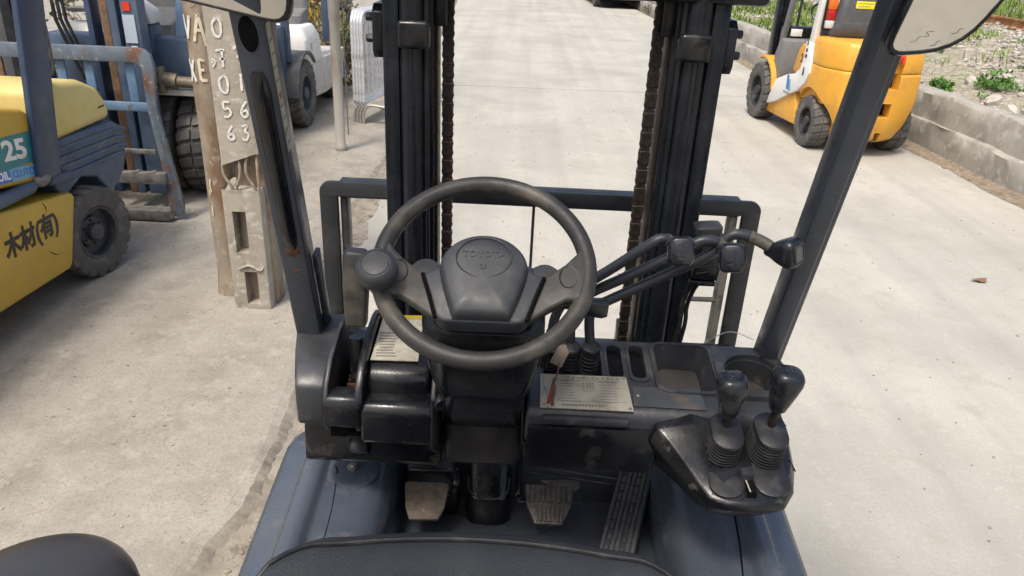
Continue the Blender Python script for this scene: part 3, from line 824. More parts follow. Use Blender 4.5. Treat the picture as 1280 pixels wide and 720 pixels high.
spoke(-1); spoke(1)
# hub cover: pear-shaped pad
out = []
for k in range(40):
    a = 2 * pi * k / 40
    x = .069 * cos(a); y = .060 * sin(a) - .014
    if sin(a) < 0:
        q_ = min(1, -sin(a) * 1.15)
        y = -.014 - .088 * q_
        x = math.copysign(.069 - .026 * q_ ** 1.3, cos(a)) * min(1, abs(cos(a)) * 2.6)
    out.append((x, y))
m_ = MB(); m_.loft([[(x * s_, (y + .035) * s_ - .035, z) for x, y in out] for s_, z in ((1.0, -.030), (1.02, -.01), (1.02, .008), (.995, .019), (.95, .0265), (.88, .0305), (.6, .0335), (.3, .0345), (.02, .035))], M=MW)
hub = m_.build('hub_cover', M_HUB, wh, sharp=180)
m_ = MB(); m_.prism([(-.096, -.022), (-.068, -.006), (.068, -.006), (.096, -.022), (.070, -.098), (.058, -.106), (-.058, -.106), (-.070, -.098)], 'z', -.028, .010, MW); m_.build('hub_plate', M_HUB, wh, bevel=.006, seg=3)
m_ = MB(); pr = []
for k in range(49):
    a = 2 * pi * k / 48
    pr.append(MW @ Vector((.043 * cos(a), .037 * sin(a) - .004, .0338)))
m_.tube(pr, .0011, 5); m_.build('emblem_ring', M_RUBBER, wh)
text('hub_lettering', 'TOYOTA', .0165, M_HUB, wh, MW @ Vector((0, .001, .0345)), MW.to_3x3() @ Vector((1, 0, 0)), MW.to_3x3() @ Vector((0, 1, 0)), ext=.0007)
text('hub_lettering', '25', .012, M_HUB, wh, MW @ Vector((0, -.022, .0352)), MW.to_3x3() @ Vector((1, 0, 0)), MW.to_3x3() @ Vector((0, 1, 0)), ext=.0007)
for s_ in (-1, 1):   # grooves between hub and spokes, thumb panels
    m_ = MB(); m_.tube([MW @ Vector((s_ * .096, -.022, .0085)), MW @ Vector((s_ * .083, -.060, .0105)), MW @ Vector((s_ * .070, -.10, .0075))], .0034, 6); m_.build('hub_groove', M_INSIDE, wh)
    m_ = MB(); pr = [MW @ Vector((s_ * (.134 + .014 * cos(a)), -.020 + .020 * sin(a), .0112)) for a in [2 * pi * k / 24 for k in range(25)]]
    m_.tube(pr, .0010, 5); m_.build('thumb_panel', M_RUBBER, wh)
# spinner knob
KC = WC + MW.to_3x3() @ Vector((-.160, -.040, .0))
MK = frame(KC, (-.02, -.62, .86), (1, 0, 0))
m_ = MB(); m_.lathe([(.010, -.005), (.014, .012), (.022, .026), (.031, .034), (.0335, .045), (.031, .056), (.026, .062), (.0225, .0635), (.0220, .0625), (.0205, .0625), (.0195, .064), (.01, .0655), (.0, .066)], MK, 36); m_.build('spinner_knob', M_HUB, wh)
m_ = MB(); m_.lathe([(.018, -.012), (.020, -.004), (.018, .004)], MK, 20); m_.build('knob_clamp', M_PLAST, wh)

# ---------------------------------------------------------------- dash, right half
m_ = MB(); m_.prism([(1.43, .98), (1.43, topz(1.43)), (1.215, topz(1.215)), (1.202, topz(1.2) - .012), (1.196, 1.085), (1.20, 1.06), (1.26, 1.03), (1.30, .98)], 'x', -.022, .518)
taper(m_); dr = m_.build('dash_top_panel', M_DASHTOP, T, bevel=.008, seg=3)
nrm = Vector((0, -.15, 1)).normalized()
def onTop(x, y, h=0): return Vector((x, y, topz(y))) + nrm * h
MT = lambda x, y: frame(onTop(x, y), nrm, (1, 0, 0))
cuts = []
for x, y in ((.160, 1.352), (.207, 1.354)):
    cuts.append(stack([(0, 0, -.06, .030, .105, .0145), (0, 0, .03, .030, .105, .0145)], MT(x, y), 6))
cuts.append(stack([(0, 0, -.055, .085, .115, .018), (0, 0, -.003, .112, .142, .022), (0, 0, .0001, .114, .144, .022), (0, 0, .03, .114, .144, .022)], MT(.303, 1.342), 5))
cuts.append(stack([(0, 0, -.058, .098, .098, .0485), (0, 0, .03, .112, .112, .0555)], MT(.438, 1.327), 9))
cuts.append(MB().box((.012, 1.30, 1.10), (.132, 1.395, 1.3)))
cuts.append(MB().box((.235, 1.0, .9), (.6, 1.415, 1.070)))
cut(dr, cuts)
# raised bezels
def ring(pts_o, pts_i, M, h0, h1, name, mt):
    q = MB(); n = len(pts_o)
    q.loft([[M @ Vector((*p, h0)) for p in pts_o], [M @ Vector((p[0] * .985, p[1] * .985, h1)) for p in pts_o], [M @ Vector((p[0] * 1.015, p[1] * 1.015, h1)) for p in pts_i], [M @ Vector((*p, h0)) for p in pts_i]], cap=False)
    return q.build(name, mt, dr)
ring(rrect(.134, .164, .026, 6), rrect(.114, .144, .020, 6), MT(.303, 1.342), .0, .006, 'tray_rim', M_DASHTOP)
ring(rrect(.148, .150, .052, 8), rrect(.113, .113, .056, 8), MT(.438, 1.327), .0, .012, 'cup_holder_rim', M_DASHTOP)
m_ = stack([(0, 0, -.0575, .096, .096, .047), (0, 0, -.050, .098, .098, .048)], MT(.438, 1.327), 8); m_.build('cup_holder_dirt', mat('cup_grime', (.035, .028, .022), .9, var=.3, scale=40), dr)
for x, y in ((.160, 1.352), (.207, 1.354)):
    ring(rrect(.042, .125, .016, 5), rrect(.030, .105, .0145, 5), MT(x, y), .0, .004, 'slot_rim', M_DASHTOP)
for x, y in ((.160, 1.352), (.207, 1.354)):
    m_ = stack([(0, 0, -.0595, .0298, .1048, .0144), (0, 0, -.012, .0298, .1048, .0144)], MT(x, y), 6); m_.build('slot_shade_plug', M_INSIDE, dr)  # near-black plug just below the rim, painting in the slot's inner shade
m_ = stack([(0, 0, -.0535, .083, .112, .017), (0, 0, -.050, .085, .114, .017)], MT(.303, 1.342), 5); m_.build('tray_dust', mat('tray_dust', (.030, .028, .026), .8, var=.15, scale=25, col2=(.026, .025, .024), lo=.5, hi=.68, scale2=16), dr)
# data plate with screws and print
MPl = frame(onTop(.093, 1.254, .0015), nrm, (1, .012, 0))
m_ = MB(); m_.prism([(-.089, -.050), (.090, -.052), (.086, .048), (-.087, .048)], 'z', 0, .003, MPl); dp = m_.build('data_plate', M_PLATE, dr, bevel=.0006)
rt, upv = MPl.to_3x3() @ Vector((1, 0, 0)), MPl.to_3x3() @ Vector((0, 1, 0))
text('plate_heading', 'フォークリフトトラック', .0098, M_PRINT, dr, MPl @ Vector((.018, .0385, .0031)), rt, upv, ext=.0002)
m_ = MB()
for k in range(5):
    for j in range(4):
        m_.box((-.004 + j * .0065, .022 - k * .0058, .0031), (-.0005 + j * .0065, .0245 - k * .0058, .0034), MPl)
for k in range(8):
    for x0 in (-.048, .030):
        m_.box((x0, .028 - k * .0085, .0031), (x0 + r2.uniform(.018, .040), .0292 - k * .0085, .0034), MPl)
m_.box((-.055, .031, .0031), (.078, .0316, .0034), MPl); m_.box((-.055, -.030, .0031), (.078, -.0294, .0034), MPl)
for j in range(13):
    m_.box((-.046 + j * .0062, -.044, .0031), (-.0415 + j * .0062, -.039, .0034), MPl)
m_.build('plate_print', M_PRINTGREY, dr)
for x, y in ((-.082, .042), (.08, .042), (-.082, -.044), (.084, -.046)):
    m_ = MB(); m_.lathe([(0, .0025), (.0025, .0022), (.0035, 0)], MPl @ Matrix.Translation((x, y, .0029)), 10); m_.build('rivet', M_ZINC, dr)
MG = frame(onTop(.256, 1.250, .0012), nrm, (1, .0, 0))
m_ = MB(); m_.prism([(-.070, -.030), (.070, -.032), (.066, .027), (-.067, .026)], 'z', 0, .0015, MG); m_.build('glossy_label', M_GLOSS, dr)
m_ = MB(); m_.add([(-.062, -.002, .0017), (-.056, -.002, .0017), (-.059, .004, .0017)], [(0, 1, 2)], MG); m_.build('label_mark', M_STICKER, dr)
m_ = MB(); m_.box((.01, 1.186, 1.112), (.175, 1.20, 1.128)); m_.build('dash_lip', M_DASHTOP, dr, bevel=.004)
m_ = MB(); m_.box((-.018, 1.1905, 1.0), (.236, 1.30, 1.104)); m_.build('dash_underside', M_PLAST, dr, bevel=.01)
# boots and hydraulic levers
def boot(x, y):
    secs = [(0, 0, -.012, .046, .060, .016)]
    for k in range(6):
        z = k * .0098; w_ = .041 - .0008 * k
        secs += [(0, 0, z, w_, w_, w_ * .48), (0, 0, z + .0035, w_, w_, w_ * .48), (0, 0, z + .0050, w_ - .013, w_ - .013, .0135), (0, 0, z + .0085, w_ - .013, w_ - .013, .0135)]
    secs += [(0, 0, .059, .040, .040, .0195), (0, 0, .064, .038, .038, .0185), (0, 0, .067, .024, .024, .0115)]
    return stack(secs, frame((x, y, topz(y) - .016), (.02, -.22, 1)), 5).build('lever_boot', M_RUBBER, T)
for x, y in ((.024, 1.343), (.064, 1.345), (.105, 1.348)):
    boot(x, y)
def lever(path, rad_, knobc, knobdir, icon, k_up):
    m_ = MB(); m_.tube(smooth_path(path, 8), rad_, 12); L_ = m_.build('hydraulic_lever', M_LEVER, T)
    tip = smooth_path(path, 8)
    m_ = MB(); m_.tube(tip[-13:-1], [rad_ * 1.16] * 12, 12); m_.build('worn_sleeve', M_LEVERTAN, L_)
    M = frame(knobc, knobdir, k_up)
    k_ = stack([(0, 0, -.044, .020, .020, .009), (0, 0, -.034, .026, .027, .012), (0, 0, -.018, .038, .041, .013), (0, 0, .0, .047, .053, .014), (0, 0, .010, .047, .053, .014), (0, 0, .017, .041, .047, .013), (0, 0, .0185, .037, .043, .012)], M, 5)
    kb = k_.build('knob', M_KNOB, L_, sharp=50)
    r_, u_ = M.to_3x3() @ Vector((1, 0, 0)), M.to_3x3() @ Vector((0, 1, 0))
    q = MB()
    for (x0, y0, x1, y1) in icon:
        q.bar(M @ Vector((x0, y0, .0188)), M @ Vector((x1, y1, .0188)), .0022, .0012, M.to_3x3() @ Vector((0, 0, 1)))
    q.build('knob_icon', M_LEVER, L_)
    return L_, M
ic1 = [(-.006, .012, .010, .012), (-.010, .005, .010, .005), (.002, .016, .002, -.002), (-.008, -.006, .008, -.006), (-.008, -.013, .008, -.013), (-.003, -.002, -.003, -.013)]
ic2 = [(-.006, .014, .010, .008), (.002, .016, .002, .0), (-.010, -.004, .004, .002), (-.010, -.012, .010, -.006), (-.004, -.016, .008, -.002), (.006, .004, .010, -.012)]
TOCAM = Vector((-.12, -1, .45))
lever([(.024, 1.343, 1.20), (.030, 1.335, 1.27), (.060, 1.325, 1.325), (.130, 1.30, 1.395), (.185, 1.285, 1.447), (.207, 1.284, 1.462), (.224, 1.285, 1.457), (.240, 1.280, 1.444)], .0100, (.238, 1.252, 1.453), (-.12, -1, .30), ic1, (1, 0, .05))
lever([(.064, 1.345, 1.20), (.062, 1.338, 1.265), (.082, 1.33, 1.315), (.150, 1.31, 1.368), (.235, 1.29, 1.428), (.275, 1.287, 1.458), (.300, 1.286, 1.462), (.320, 1.285, 1.455), (.335, 1.278, 1.441)], .0102, (.330, 1.248, 1.447), (-.22, -1, .25), ic2, (1, -.1, .12))
l3, _ = lever([(.105, 1.348, 1.20), (.098, 1.342, 1.262), (.104, 1.336, 1.290), (.135, 1.325, 1.316), (.235, 1.305, 1.385), (.300, 1.292, 1.432), (.330, 1.29, 1.470), (.352, 1.288, 1.476), (.380, 1.284, 1.470), (.406, 1.272, 1.460)], .0102, (.430, 1.252, 1.460), (.75, -.85, .25), [], (.8, .7, .1))
M3 = frame(Vector((.430, 1.252, 1.460)), (.75, -.85, .25), (.8, .7, .1))
m_ = stack([(0, 0, .018, .024, .030, .006), (0, 0, .0205, .024, .030, .006)], M3, 4); m_.build('icon_inset', mat('grey_inset', (.10, .10, .098), .35, var=.25, scale=120), l3)
ring_o, ring_i = rrect(.030, .036, .008, 4), rrect(.024, .030, .006, 4)
m_ = MB(); m_.loft([[M3 @ Vector((*p, .018)) for p in ring_o], [M3 @ Vector((*p, .0222)) for p in ring_o], [M3 @ Vector((*p, .0222)) for p in ring_i], [M3 @ Vector((*p, .018)) for p in ring_i]], cap=False); m_.build('inset_rim', M_LEVER, l3)

# ---------------------------------------------------------------- shift console at the right
cB = [(0.236, 1.27, 1.0), (0.236, 1.235, 1.0), (0.258, 1.205, 1.0), (0.282, 1.162, 1.0), (0.303, 1.118, 1.0), (0.322, 1.092, 1.0), (0.355, 1.086, 1.0), (0.396, 1.085, 1.0), (0.452, 1.1, 1.0), (0.482, 1.13, 1.0), (0.5, 1.18, 1.0), (0.508, 1.27, 1.0), (0.505, 1.3, 1.0)]
cM = [(0.22, 1.26, 1.085), (0.216, 1.185, 1.085), (0.232, 1.165, 1.075), (0.258, 1.14, 1.055), (0.288, 1.108, 1.038), (0.312, 1.082, 1.028), (0.345, 1.068, 1.026), (0.396, 1.066, 1.026), (0.455, 1.076, 1.028), (0.482, 1.114, 1.035), (0.498, 1.167, 1.045), (0.507, 1.24, 1.06), (0.507, 1.272, 1.062)]
cN = [(0.23, 1.26, 1.118), (0.226, 1.183, 1.118), (0.246, 1.16, 1.108), (0.272, 1.135, 1.085), (0.3, 1.105, 1.056), (0.317, 1.082, 1.042), (0.345, 1.068, 1.041), (0.396, 1.067, 1.041), (0.45, 1.077, 1.042), (0.475, 1.114, 1.047), (0.491, 1.165, 1.058), (0.501, 1.236, 1.074), (0.501, 1.272, 1.08)]
cT = [(0.3, 1.26, 1.136), (0.296, 1.185, 1.134), (0.316, 1.165, 1.112), (0.327, 1.145, 1.086), (0.327, 1.12, 1.064), (0.322, 1.088, 1.05), (0.346, 1.075, 1.046), (0.396, 1.074, 1.046), (0.443, 1.082, 1.048), (0.468, 1.117, 1.057), (0.484, 1.164, 1.07), (0.493, 1.232, 1.09), (0.493, 1.272, 1.104)]
cU = [(x, y + .02, .955) for x, y, z in [(.375 + (p[0] - .375) * .7, 1.24 + (p[1] - 1.24) * .7, 0) for p in cB]]
m_ = MB(); m_.loft([cU, cB, cM, cN, cT])
cons = m_.build('shift_console', M_CONS, T, bevel=.014, seg=4, sharp=180)
def ctop(y): return 1.046 + .30 * max(0, y - 1.075)
m_ = MB(); m_.tube([(.274, 1.182, 1.046), (.300, 1.18, 1.063), (.331, 1.178, ctop(1.178) + .001), (.41, 1.172, ctop(1.172) + .0005), (.484, 1.165, ctop(1.165) - .003), (.499, 1.166, 1.046)], .0012, 5); m_.build('console_seam', M_INSIDE, cons)
m_ = MB(); m_.box((.386, 1.080, 1.040), (.400, 1.118, 1.0600)); m_.build('console_slot', M_INSIDE, cons)
m_ = MB(); m_.box((.3865, 1.082, 1.0601), (.3890, 1.114, 1.0611)); m_.build('slot_edge', M_STICKER, cons)
m_ = MB(); m_.box((.381, 1.120, 1.050), (.404, 1.17, 1.0720)); m_.build('console_bridge', M_DASHTOP, cons, bevel=.002)
def shift(x, y, tip, icon):
    # base pad running to the front, concertina, cap, stick, knob
    M = frame((x, y, ctop(y) - .004), (0, -.30, 1), (1, 0, 0))
    m_ = stack([(0, -.030, -.004, .066, .140, .030), (0, -.030, .005, .064, .138, .030), (0, -.028, .008, .056, .126, .026)], frame((x, y - .0, ctop(y) - .001), (0, -.30, 1), (1, 0, 0)), 6); m_.build('boot_base', M_RUBBER, cons)
    secs = []
    for k in range(8):
        z = .006 + k * .0072; f = 1 - .014 * k
        secs += [(0, .004, z, .066 * f, .094 * f, .031 * f), (0, .004, z + .0022, .066 * f, .094 * f, .031 * f), (0, .004, z + .0036, .052 * f, .078 * f, .025 * f), (0, .004, z + .0060, .052 * f, .078 * f, .025 * f)]
    secs += [(0, .004, .0645, .060, .086, .029), (0, .004, .070, .058, .083, .028), (0, .004, .073, .050, .074, .024), (0, .004, .0735, .010, .012, .004)]
    bt = stack(secs, M, 6).build('concertina_boot', M_RUBBER, cons)
    p0 = M @ Vector((0, .012, .066)); p1 = Vector(tip)
    dirn = (p1 - p0).normalized()
    m_ = MB(); m_.cyl(p0, p0 + dirn * .05, .0075, .007, 12); m_.build('shift_stick', M_CHAIN, cons)
    Mk = frame(p1, dirn, (1, 0, 0))
    kb = stack([(0, 0, -.068, .024, .024, .011), (0, 0, -.064, .031, .031, .014), (0, 0, -.048, .039, .038, .018), (0, 0, -.024, .049, .047, .021), (0, 0, -.002, .055, .053, .020), (0, 0, .010, .054, .052, .019), (0, 0, .018, .047, .045, .017), (0, 0, .0215, .035, .034, .014), (0, 0, .0222, .008, .008, .004)], Mk, 6).build('shift_knob', M_KNOB, cons, sharp=60)
    q = MB()
    for c in icon:
        q.tube([Mk @ (Vector((c[0] + c[2] * cos(a), c[1] + c[2] * sin(a), .0222))) for a in [2 * pi * k / 14 for k in range(15)]], .0009, 5)
    q.build('knob_marking', M_LEVER, cons)
shift(.350, 1.172, (.343, 1.156, 1.236), [(.0, .004, .005), (-.006, -.006, .003)])
shift(.434, 1.178, (.440, 1.158, 1.252), [(-.005, .002, .004), (.006, .002, .004)])
# bracket under console
m_ = MB(); m_.prism([(1.30, .92), (1.45, .95), (1.45, 1.06), (1.30, 1.03)], 'x', .28, .42); m_.build('console_bracket', M_PLAST, T, bevel=.01)
# key with cord and tag
K = thing('ignition_key', 'key with brown tag and red cord hanging from the dash over the data plate', 'key', (.02, 1.20, 1.15))
def kw(p): return Vector(p) - Vector((.02, 1.20, 1.15))
m_ = MB(); m_.prism([(-.013, -.018), (.013, -.022), (.016, .012), (.004, .026), (-.010, .022)], 'z', 0, .003, Matrix.Translation(kw((.040, 1.285, 1.205))) @ Matrix.Rotation(-.5, 4, 'Z') @ Matrix.Rotation(.7, 4, 'X')); m_.build('tag', M_LEATHERTAG, K, bevel=.0008)
m_ = MB(); m_.tube([kw(p) for p in smooth_path([(.040, 1.27, 1.20), (.036, 1.258, 1.178), (.030, 1.25, 1.162), (.032, 1.262, 1.17), (.026, 1.245, 1.156), (.034, 1.248, 1.153), (.028, 1.24, 1.151)])], .0016, 6); m_.build('ring', M_TANCORD, K)
m_ = MB(); m_.tube([kw(p) for p in smooth_path([(.030, 1.255, 1.157), (.026, 1.238, 1.1495), (.022, 1.222, 1.147), (.019, 1.211, 1.1435)])], .0026, 6, .7); m_.build('red_cord', M_RED, K)
m_ = MB(); m_.tube([kw(p) for p in smooth_path([(.032, 1.255, 1.156), (.031, 1.238, 1.150), (.028, 1.222, 1.147), (.028, 1.205, 1.144)])], .0032, 6, .7); m_.build('brown_cord', M_TANCORD, K)
m_ = MB(); m_.tube([kw(p) for p in smooth_path([(.008, 1.275, 1.165), (.014, 1.25, 1.152), (.022, 1.235, 1.149)])], .0007, 5); m_.build('wire', M_ZINC, K)

# ---------------------------------------------------------------- mast
MZ0, MZ1 = .35, 2.35
def mast(s):
    m_ = MB(); x = s
    m_.prism([(x * .345, 1.575), (x * .312, 1.575), (x * .312, 1.592), (x * .328, 1.600), (x * .328, 1.715), (x * .312, 1.722), (x * .312, 1.74), (x * .345, 1.74)], 'z', MZ0, MZ1)
    orail = m_.build('outer_mast_rail', M_MAST, T, bevel=.004)
    m_ = MB(); m_.prism([(x * .278, 1.615), (x * .246, 1.615), (x * .246, 1.63), (x * .258, 1.635), (x * .258, 1.72), (x * .246, 1.725), (x * .246, 1.74), (x * .278, 1.74)], 'z', MZ0 + .05, MZ1 - .05)
    m_.build('inner_mast_rail', M_MAST, T, bevel=.003)
    m_ = MB(); m_.box((min(x * .2462, x * .240), 1.64, MZ0), (max(x * .2462, x * .240), 1.70, MZ1)); m_.build('greased_strip', M_RUSTMAST, T, bevel=.002)
    m_ = MB(); m_.cyl((x * .287, 1.592, MZ0), (x * .287, 1.592, 1.27), .0275, n=24); m_.cyl((x * .287, 1.592, 1.27), (x * .287, 1.592, 1.274), .029, n=24); m_.cyl((x * .287, 1.592, 1.274), (x * .287, 1.592, MZ1), .0265, n=24)
    cy = m_.build('lift_cylinder', M_MAST, T)
    m_ = MB(); m_.cyl((x * .257, 1.585, MZ0), (x * .257, 1.585, MZ1), .006, n=10); m_.build('hydraulic_pipe', M_MAST, T)
    m_ = MB(); m_.box((min(x * .313, x * .249), 1.556, 1.735), (max(x * .313, x * .249), 1.60, 1.789)); m_.build('cylinder_clamp', M_PLAST, cy, bevel=.008, seg=3)
    # side bracket with two bolts
    m_ = MB(); m_.prism([(1.59, 1.725), (1.60, 1.71), (1.70, 1.71), (1.70, 1.815), (1.61, 1.815), (1.59, 1.80)], 'x', x * .346, x * .368); br = m_.build('mast_bracket', M_MAST, T, bevel=.003)
    for z in (1.745, 1.787):
        m_ = MB(); m_.lathe([(0, .018), (.008, .018), (.0095, .015), (.0095, .004), (.013, .003), (.013, 0)], frame((x * .368, 1.625, z), (x, 0, 0)), 6); m_.build('bolt', M_MAST, br, sharp=25)
mast(-1); mast(1)
m_ = MB(); m_.box((-.415, 1.565, 1.845), (.415, 1.64, 1.925)); m_.build('mast_crossmember', M_MAST, T, bevel=.012, seg=3)
m_ = MB(); m_.box((-.36, 1.60, .45), (.36, 1.66, .60)); m_.build('mast_crossmember', M_MAST, T, bevel=.012)
# small bracket near the chain top right
for s in (-1, 1):
    m_ = MB(); m_.box((min(s * .219, s * .244), 1.615, 1.775), (max(s * .219, s * .244), 1.64, 1.86)); m_.build('chain_anchor', M_MAST, T, bevel=.003)
# chains: every link a piece
link_me = {}
def linkmesh(odd):
    m_ = MB()
    ol = []
    for k in range(14):
        a = 2 * pi * k / 14
        y = .0095 * cos(a); z = .0085 * sin(a) + (.0105 if sin(a) > 0 else -.0105)
        y *= 1.0 if abs(sin(a)) > .35 else .86
        ol.append((y, z))
    xs = ((-.0145, -.0060), (-.0050, .0050), (.0060, .0145)) if odd else ((-.0128, -.0007), (.0007, .0128))
    if not odd: ol = [(y * .93, z) for y, z in ol]
    for a, b in xs:
        m_.prism(ol, 'x', a * .80, b * .80)
    m_.cyl((-.0130, 0, .0105), (.0130, 0, .0105), .0036, n=8)
    return m_
proto = {}
for s in (-1, 1):
    ch = MB(); ch.box((s * .219 - .004, 1.648, .45), (s * .219 + .004, 1.652, 2.30))
    ch = ch.build('lift_chain', M_CHAIN, T)
    z = .90; k = 0
    while z < 2.30:
        key = k % 2
        if key not in proto:
            o = linkmesh(key).build('chain_link', M_CHAIN, ch, sharp=40); proto[key] = o
            o.location = (s * .219, 1.65, z)
        else:
            o = copyof(proto[key], ch, Matrix.Translation((s * .219, 1.65, z)))
        z += .0212; k += 1
# work lamp box and cables on the right mast rail
m_ = stack([(0, 0, 0, .060, .062, .012), (0, 0, .085, .064, .066, .012), (0, 0, .098, .055, .056, .012)], frame((.352, 1.50, 1.300), (.05, .05, 1))); lb = m_.build('lamp_box', M_PLAST, T, bevel=.003)
m_ = MB(); m_.box((.318, 1.475, 1.285), (.375, 1.52, 1.297)); m_.build('lamp_bracket', M_PLAST, lb, bevel=.002)
for k in range(3):
    m_ = MB(); m_.bar((.330, 1.4685, 1.345 - .014 * k), (.355, 1.4685, 1.351 - .014 * k), .002, .002); m_.build('vent_line', M_DASHTOP, lb)
m_ = stack([(0, 0, 0, .05, .045, .008), (0, 0, .03, .056, .05, .01), (0, 0, .036, .03, .02, .006)], frame((.345, 1.485, 1.392), (-.1, 0, 1))); m_.build('lamp_housing_top', M_DASHTOP, lb, bevel=.002)
for dx, r_ in ((0, .0055), (.012, .005)):
    m_ = MB(); m_.tube(smooth_path([(.345 + dx, 1.51, 1.29), (.336 + dx, 1.535, 1.25), (.330 + dx, 1.55, 1.20), (.332 + dx, 1.552, 1.15), (.322 + dx, 1.555, 1.06), (.315, 1.56, .95)]), r_, 8); m_.build('cable', M_RUBBER, T)
m_ = MB(); m_.tube(smooth_path([(.36, 1.43, 1.172), (.42, 1.46, 1.186), (.47, 1.44, 1.180)]), .0011, 5); m_.build('loose_wire', M_ZINC, T)

# ---------------------------------------------------------------- carriage with load backrest
def arc(cx_, cz_, r, a0, a1, n=6): return [(cx_ + r * cos(a0 + (a1 - a0) * k / n), cz_ + r * sin(a0 + (a1 - a0) * k / n)) for k in range(n + 1)]
outer = [(-.600, .45)] + arc(-.55, 1.315, .032, pi, pi / 2)[0:] + arc(.552, 1.315, .032, pi / 2, 0) + [(.600, .45)]
outer = [(-.582, .45), (-.580, 1.31)] + arc(-.550, 1.316, .030, pi, pi / 2) + arc(.556, 1.316, .030, pi / 2, 0) + [(.587, .45), (.540, .45), (.538, 1.305), (-.532, 1.305), (-.536, .45)]
m_ = MB(); m_.prism(outer, 'y', 1.89, 1.905); M_BACKREST = mat('scuffed_black_steel', (.014, .016, .019), .42, var=.2, scale=9, col2=(.03, .031, .033), lo=.54, hi=.68, scale2=12, col3=(.07, .062, .05), lo3=.66, hi3=.74, scale3=30)
bk = m_.build('load_backrest', M_BACKREST, T, bevel=.003)
m_ = MB(); m_.box((-.53, 1.905, 1.331), (.534, 1.945, 1.344)); m_.build('top_flange', M_BACKREST, bk, bevel=.002)
m_ = MB(); m_.box((-.53, 1.9055, 1.298), (.534, 1.94, 1.307)); m_.build('lower_flange', M_BACKREST, bk, bevel=.002)
M_WORNIN = mat('worn_inner_edge', (.17, .155, .125), .6, var=.2, scale=12, col2=(.05, .05, .05), lo=.55, hi=.65, scale2=14)
for x in (-.529, .512):
    m_ = MB(); m_.box((x, 1.905, .45), (x + .02, 1.945, 1.297)); m_.build('side_flange', M_WORNIN if x > 0 else M_BACKREST, bk, bevel=.002)
m_ = MB(); m_.cyl((-.012, 1.92, .6), (-.012, 1.92, 1.30), .004, n=8); m_.build('backrest_rod', M_PILLAR, bk)
m_ = MB(); m_.cyl((.30, 1.92, 1.043), (.515, 1.92, 1.045), .0075, n=8); m_.build('backrest_rail', M_WORNIN, bk)
for z in (.42, .85):
    m_ = MB(); m_.box((-.56, 1.80, z), (.56, 1.86, z + .09)); m_.build('carriage_bar', M_MAST, bk, bevel=.008)
for x in (-.30, .30):
    m_ = MB(); m_.box((x - .06, 1.862, .08), (x + .06, 1.905, .98)); m_.prism([(1.862, .08), (1.862, .125), (2.9, .095), (2.95, .085), (2.95, .08)], 'x', x - .06, x + .06); m_.build('fork', M_MAST, bk, bevel=.006)

# ---------------------------------------------------------------- overhead guard: pillars, roof bars, handles, mirrors
def pil(s):
    a = Vector((s * .488 if s > 0 else -.474, 1.435, 1.06)); b = Vector((s * .484 if s > 0 else -.470, 1.125, 2.10))
    ax = (b - a).normalized()
    M = frame(a, ax, (1, 0, 0)); l = (b - a).length
    if s < 0:
        sec_ = [(-.024, -.045), (.026, -.045), (.026, -.018), (.021, -.012), (.021, .020), (-.020, .025), (-.020, -.012), (-.024, -.018)]
    else:
        sec_ = [(-.022, -.030), (.014, -.030), (.017, -.020), (.029, -.018), (.029, .022), (-.022, .022)]
    m_ = MB(); m_.loft([[M @ Vector((x, y, z)) for x, y in sec_] for z in (0, l)])
    return m_.build('front_pillar', M_PILLAR, T, bevel=.004, seg=3), M, l
PL, MPL, LL = pil(-1); PR, MPR, LR = pil(1)
# left pillar: pressed groove carrying a rubber grab handle, rust at its foot
def grp(x, y, z): return MPL @ Vector((x, y, z))
m_ = MB()
secs = []
for k in range(34):
    t = k / 33; z = .375 + t * .350
    e = min(1, min(t, 1 - t) * 12) ** .5
    w_ = (.0125 + .003 * t) * (.55 + .45 * e)
    secs.append([grp(.002 + w_ * cos(a), -.046 - .010 * max(.15, e) * sin(a), z) for a in [pi * j / 10 for j in range(11)]] + [grp(.002 - w_, -.040, z), grp(.002 + w_, -.040, z)])
m_.loft(secs); gh = m_.build('grab_handle', mat('polished_grip', (.007, .0075, .009), .2, var=.2, scale=20, col2=(.03, .028, .026), lo=.6, hi=.7, scale2=14, rvar=.1), PL, sharp=60)
m_ = MB(); m_.lathe([(0, .0015), (.013, .0015), (.0165, .0008), (.0165, -.001)], Matrix.Translation(Vector()) @ MPL @ Matrix.Translation((.0, -.0455, .785)) @ Matrix.Rotation(pi / 2, 4, 'X') @ Matrix.Diagonal((.85, 1.7, 1, 1)), 24); m_.build('pillar_hole', M_INSIDE, PL)
m_ = MB(); m_.prism([(-.012, .362), (.002, .356), (.016, .366), (.014, .378), (-.008, .376)], 'y', -.0460, -.0445, MPL); m_.build('rust_patch', M_RUST, PL, bevel=.0005)
m_ = MB(); m_.prism([(-.006, .318), (.004, .316), (.010, .322), (.002, .325)], 'y', -.0460, -.0448, MPL); m_.build('rust_patch', M_RUST, PL, bevel=.0005)
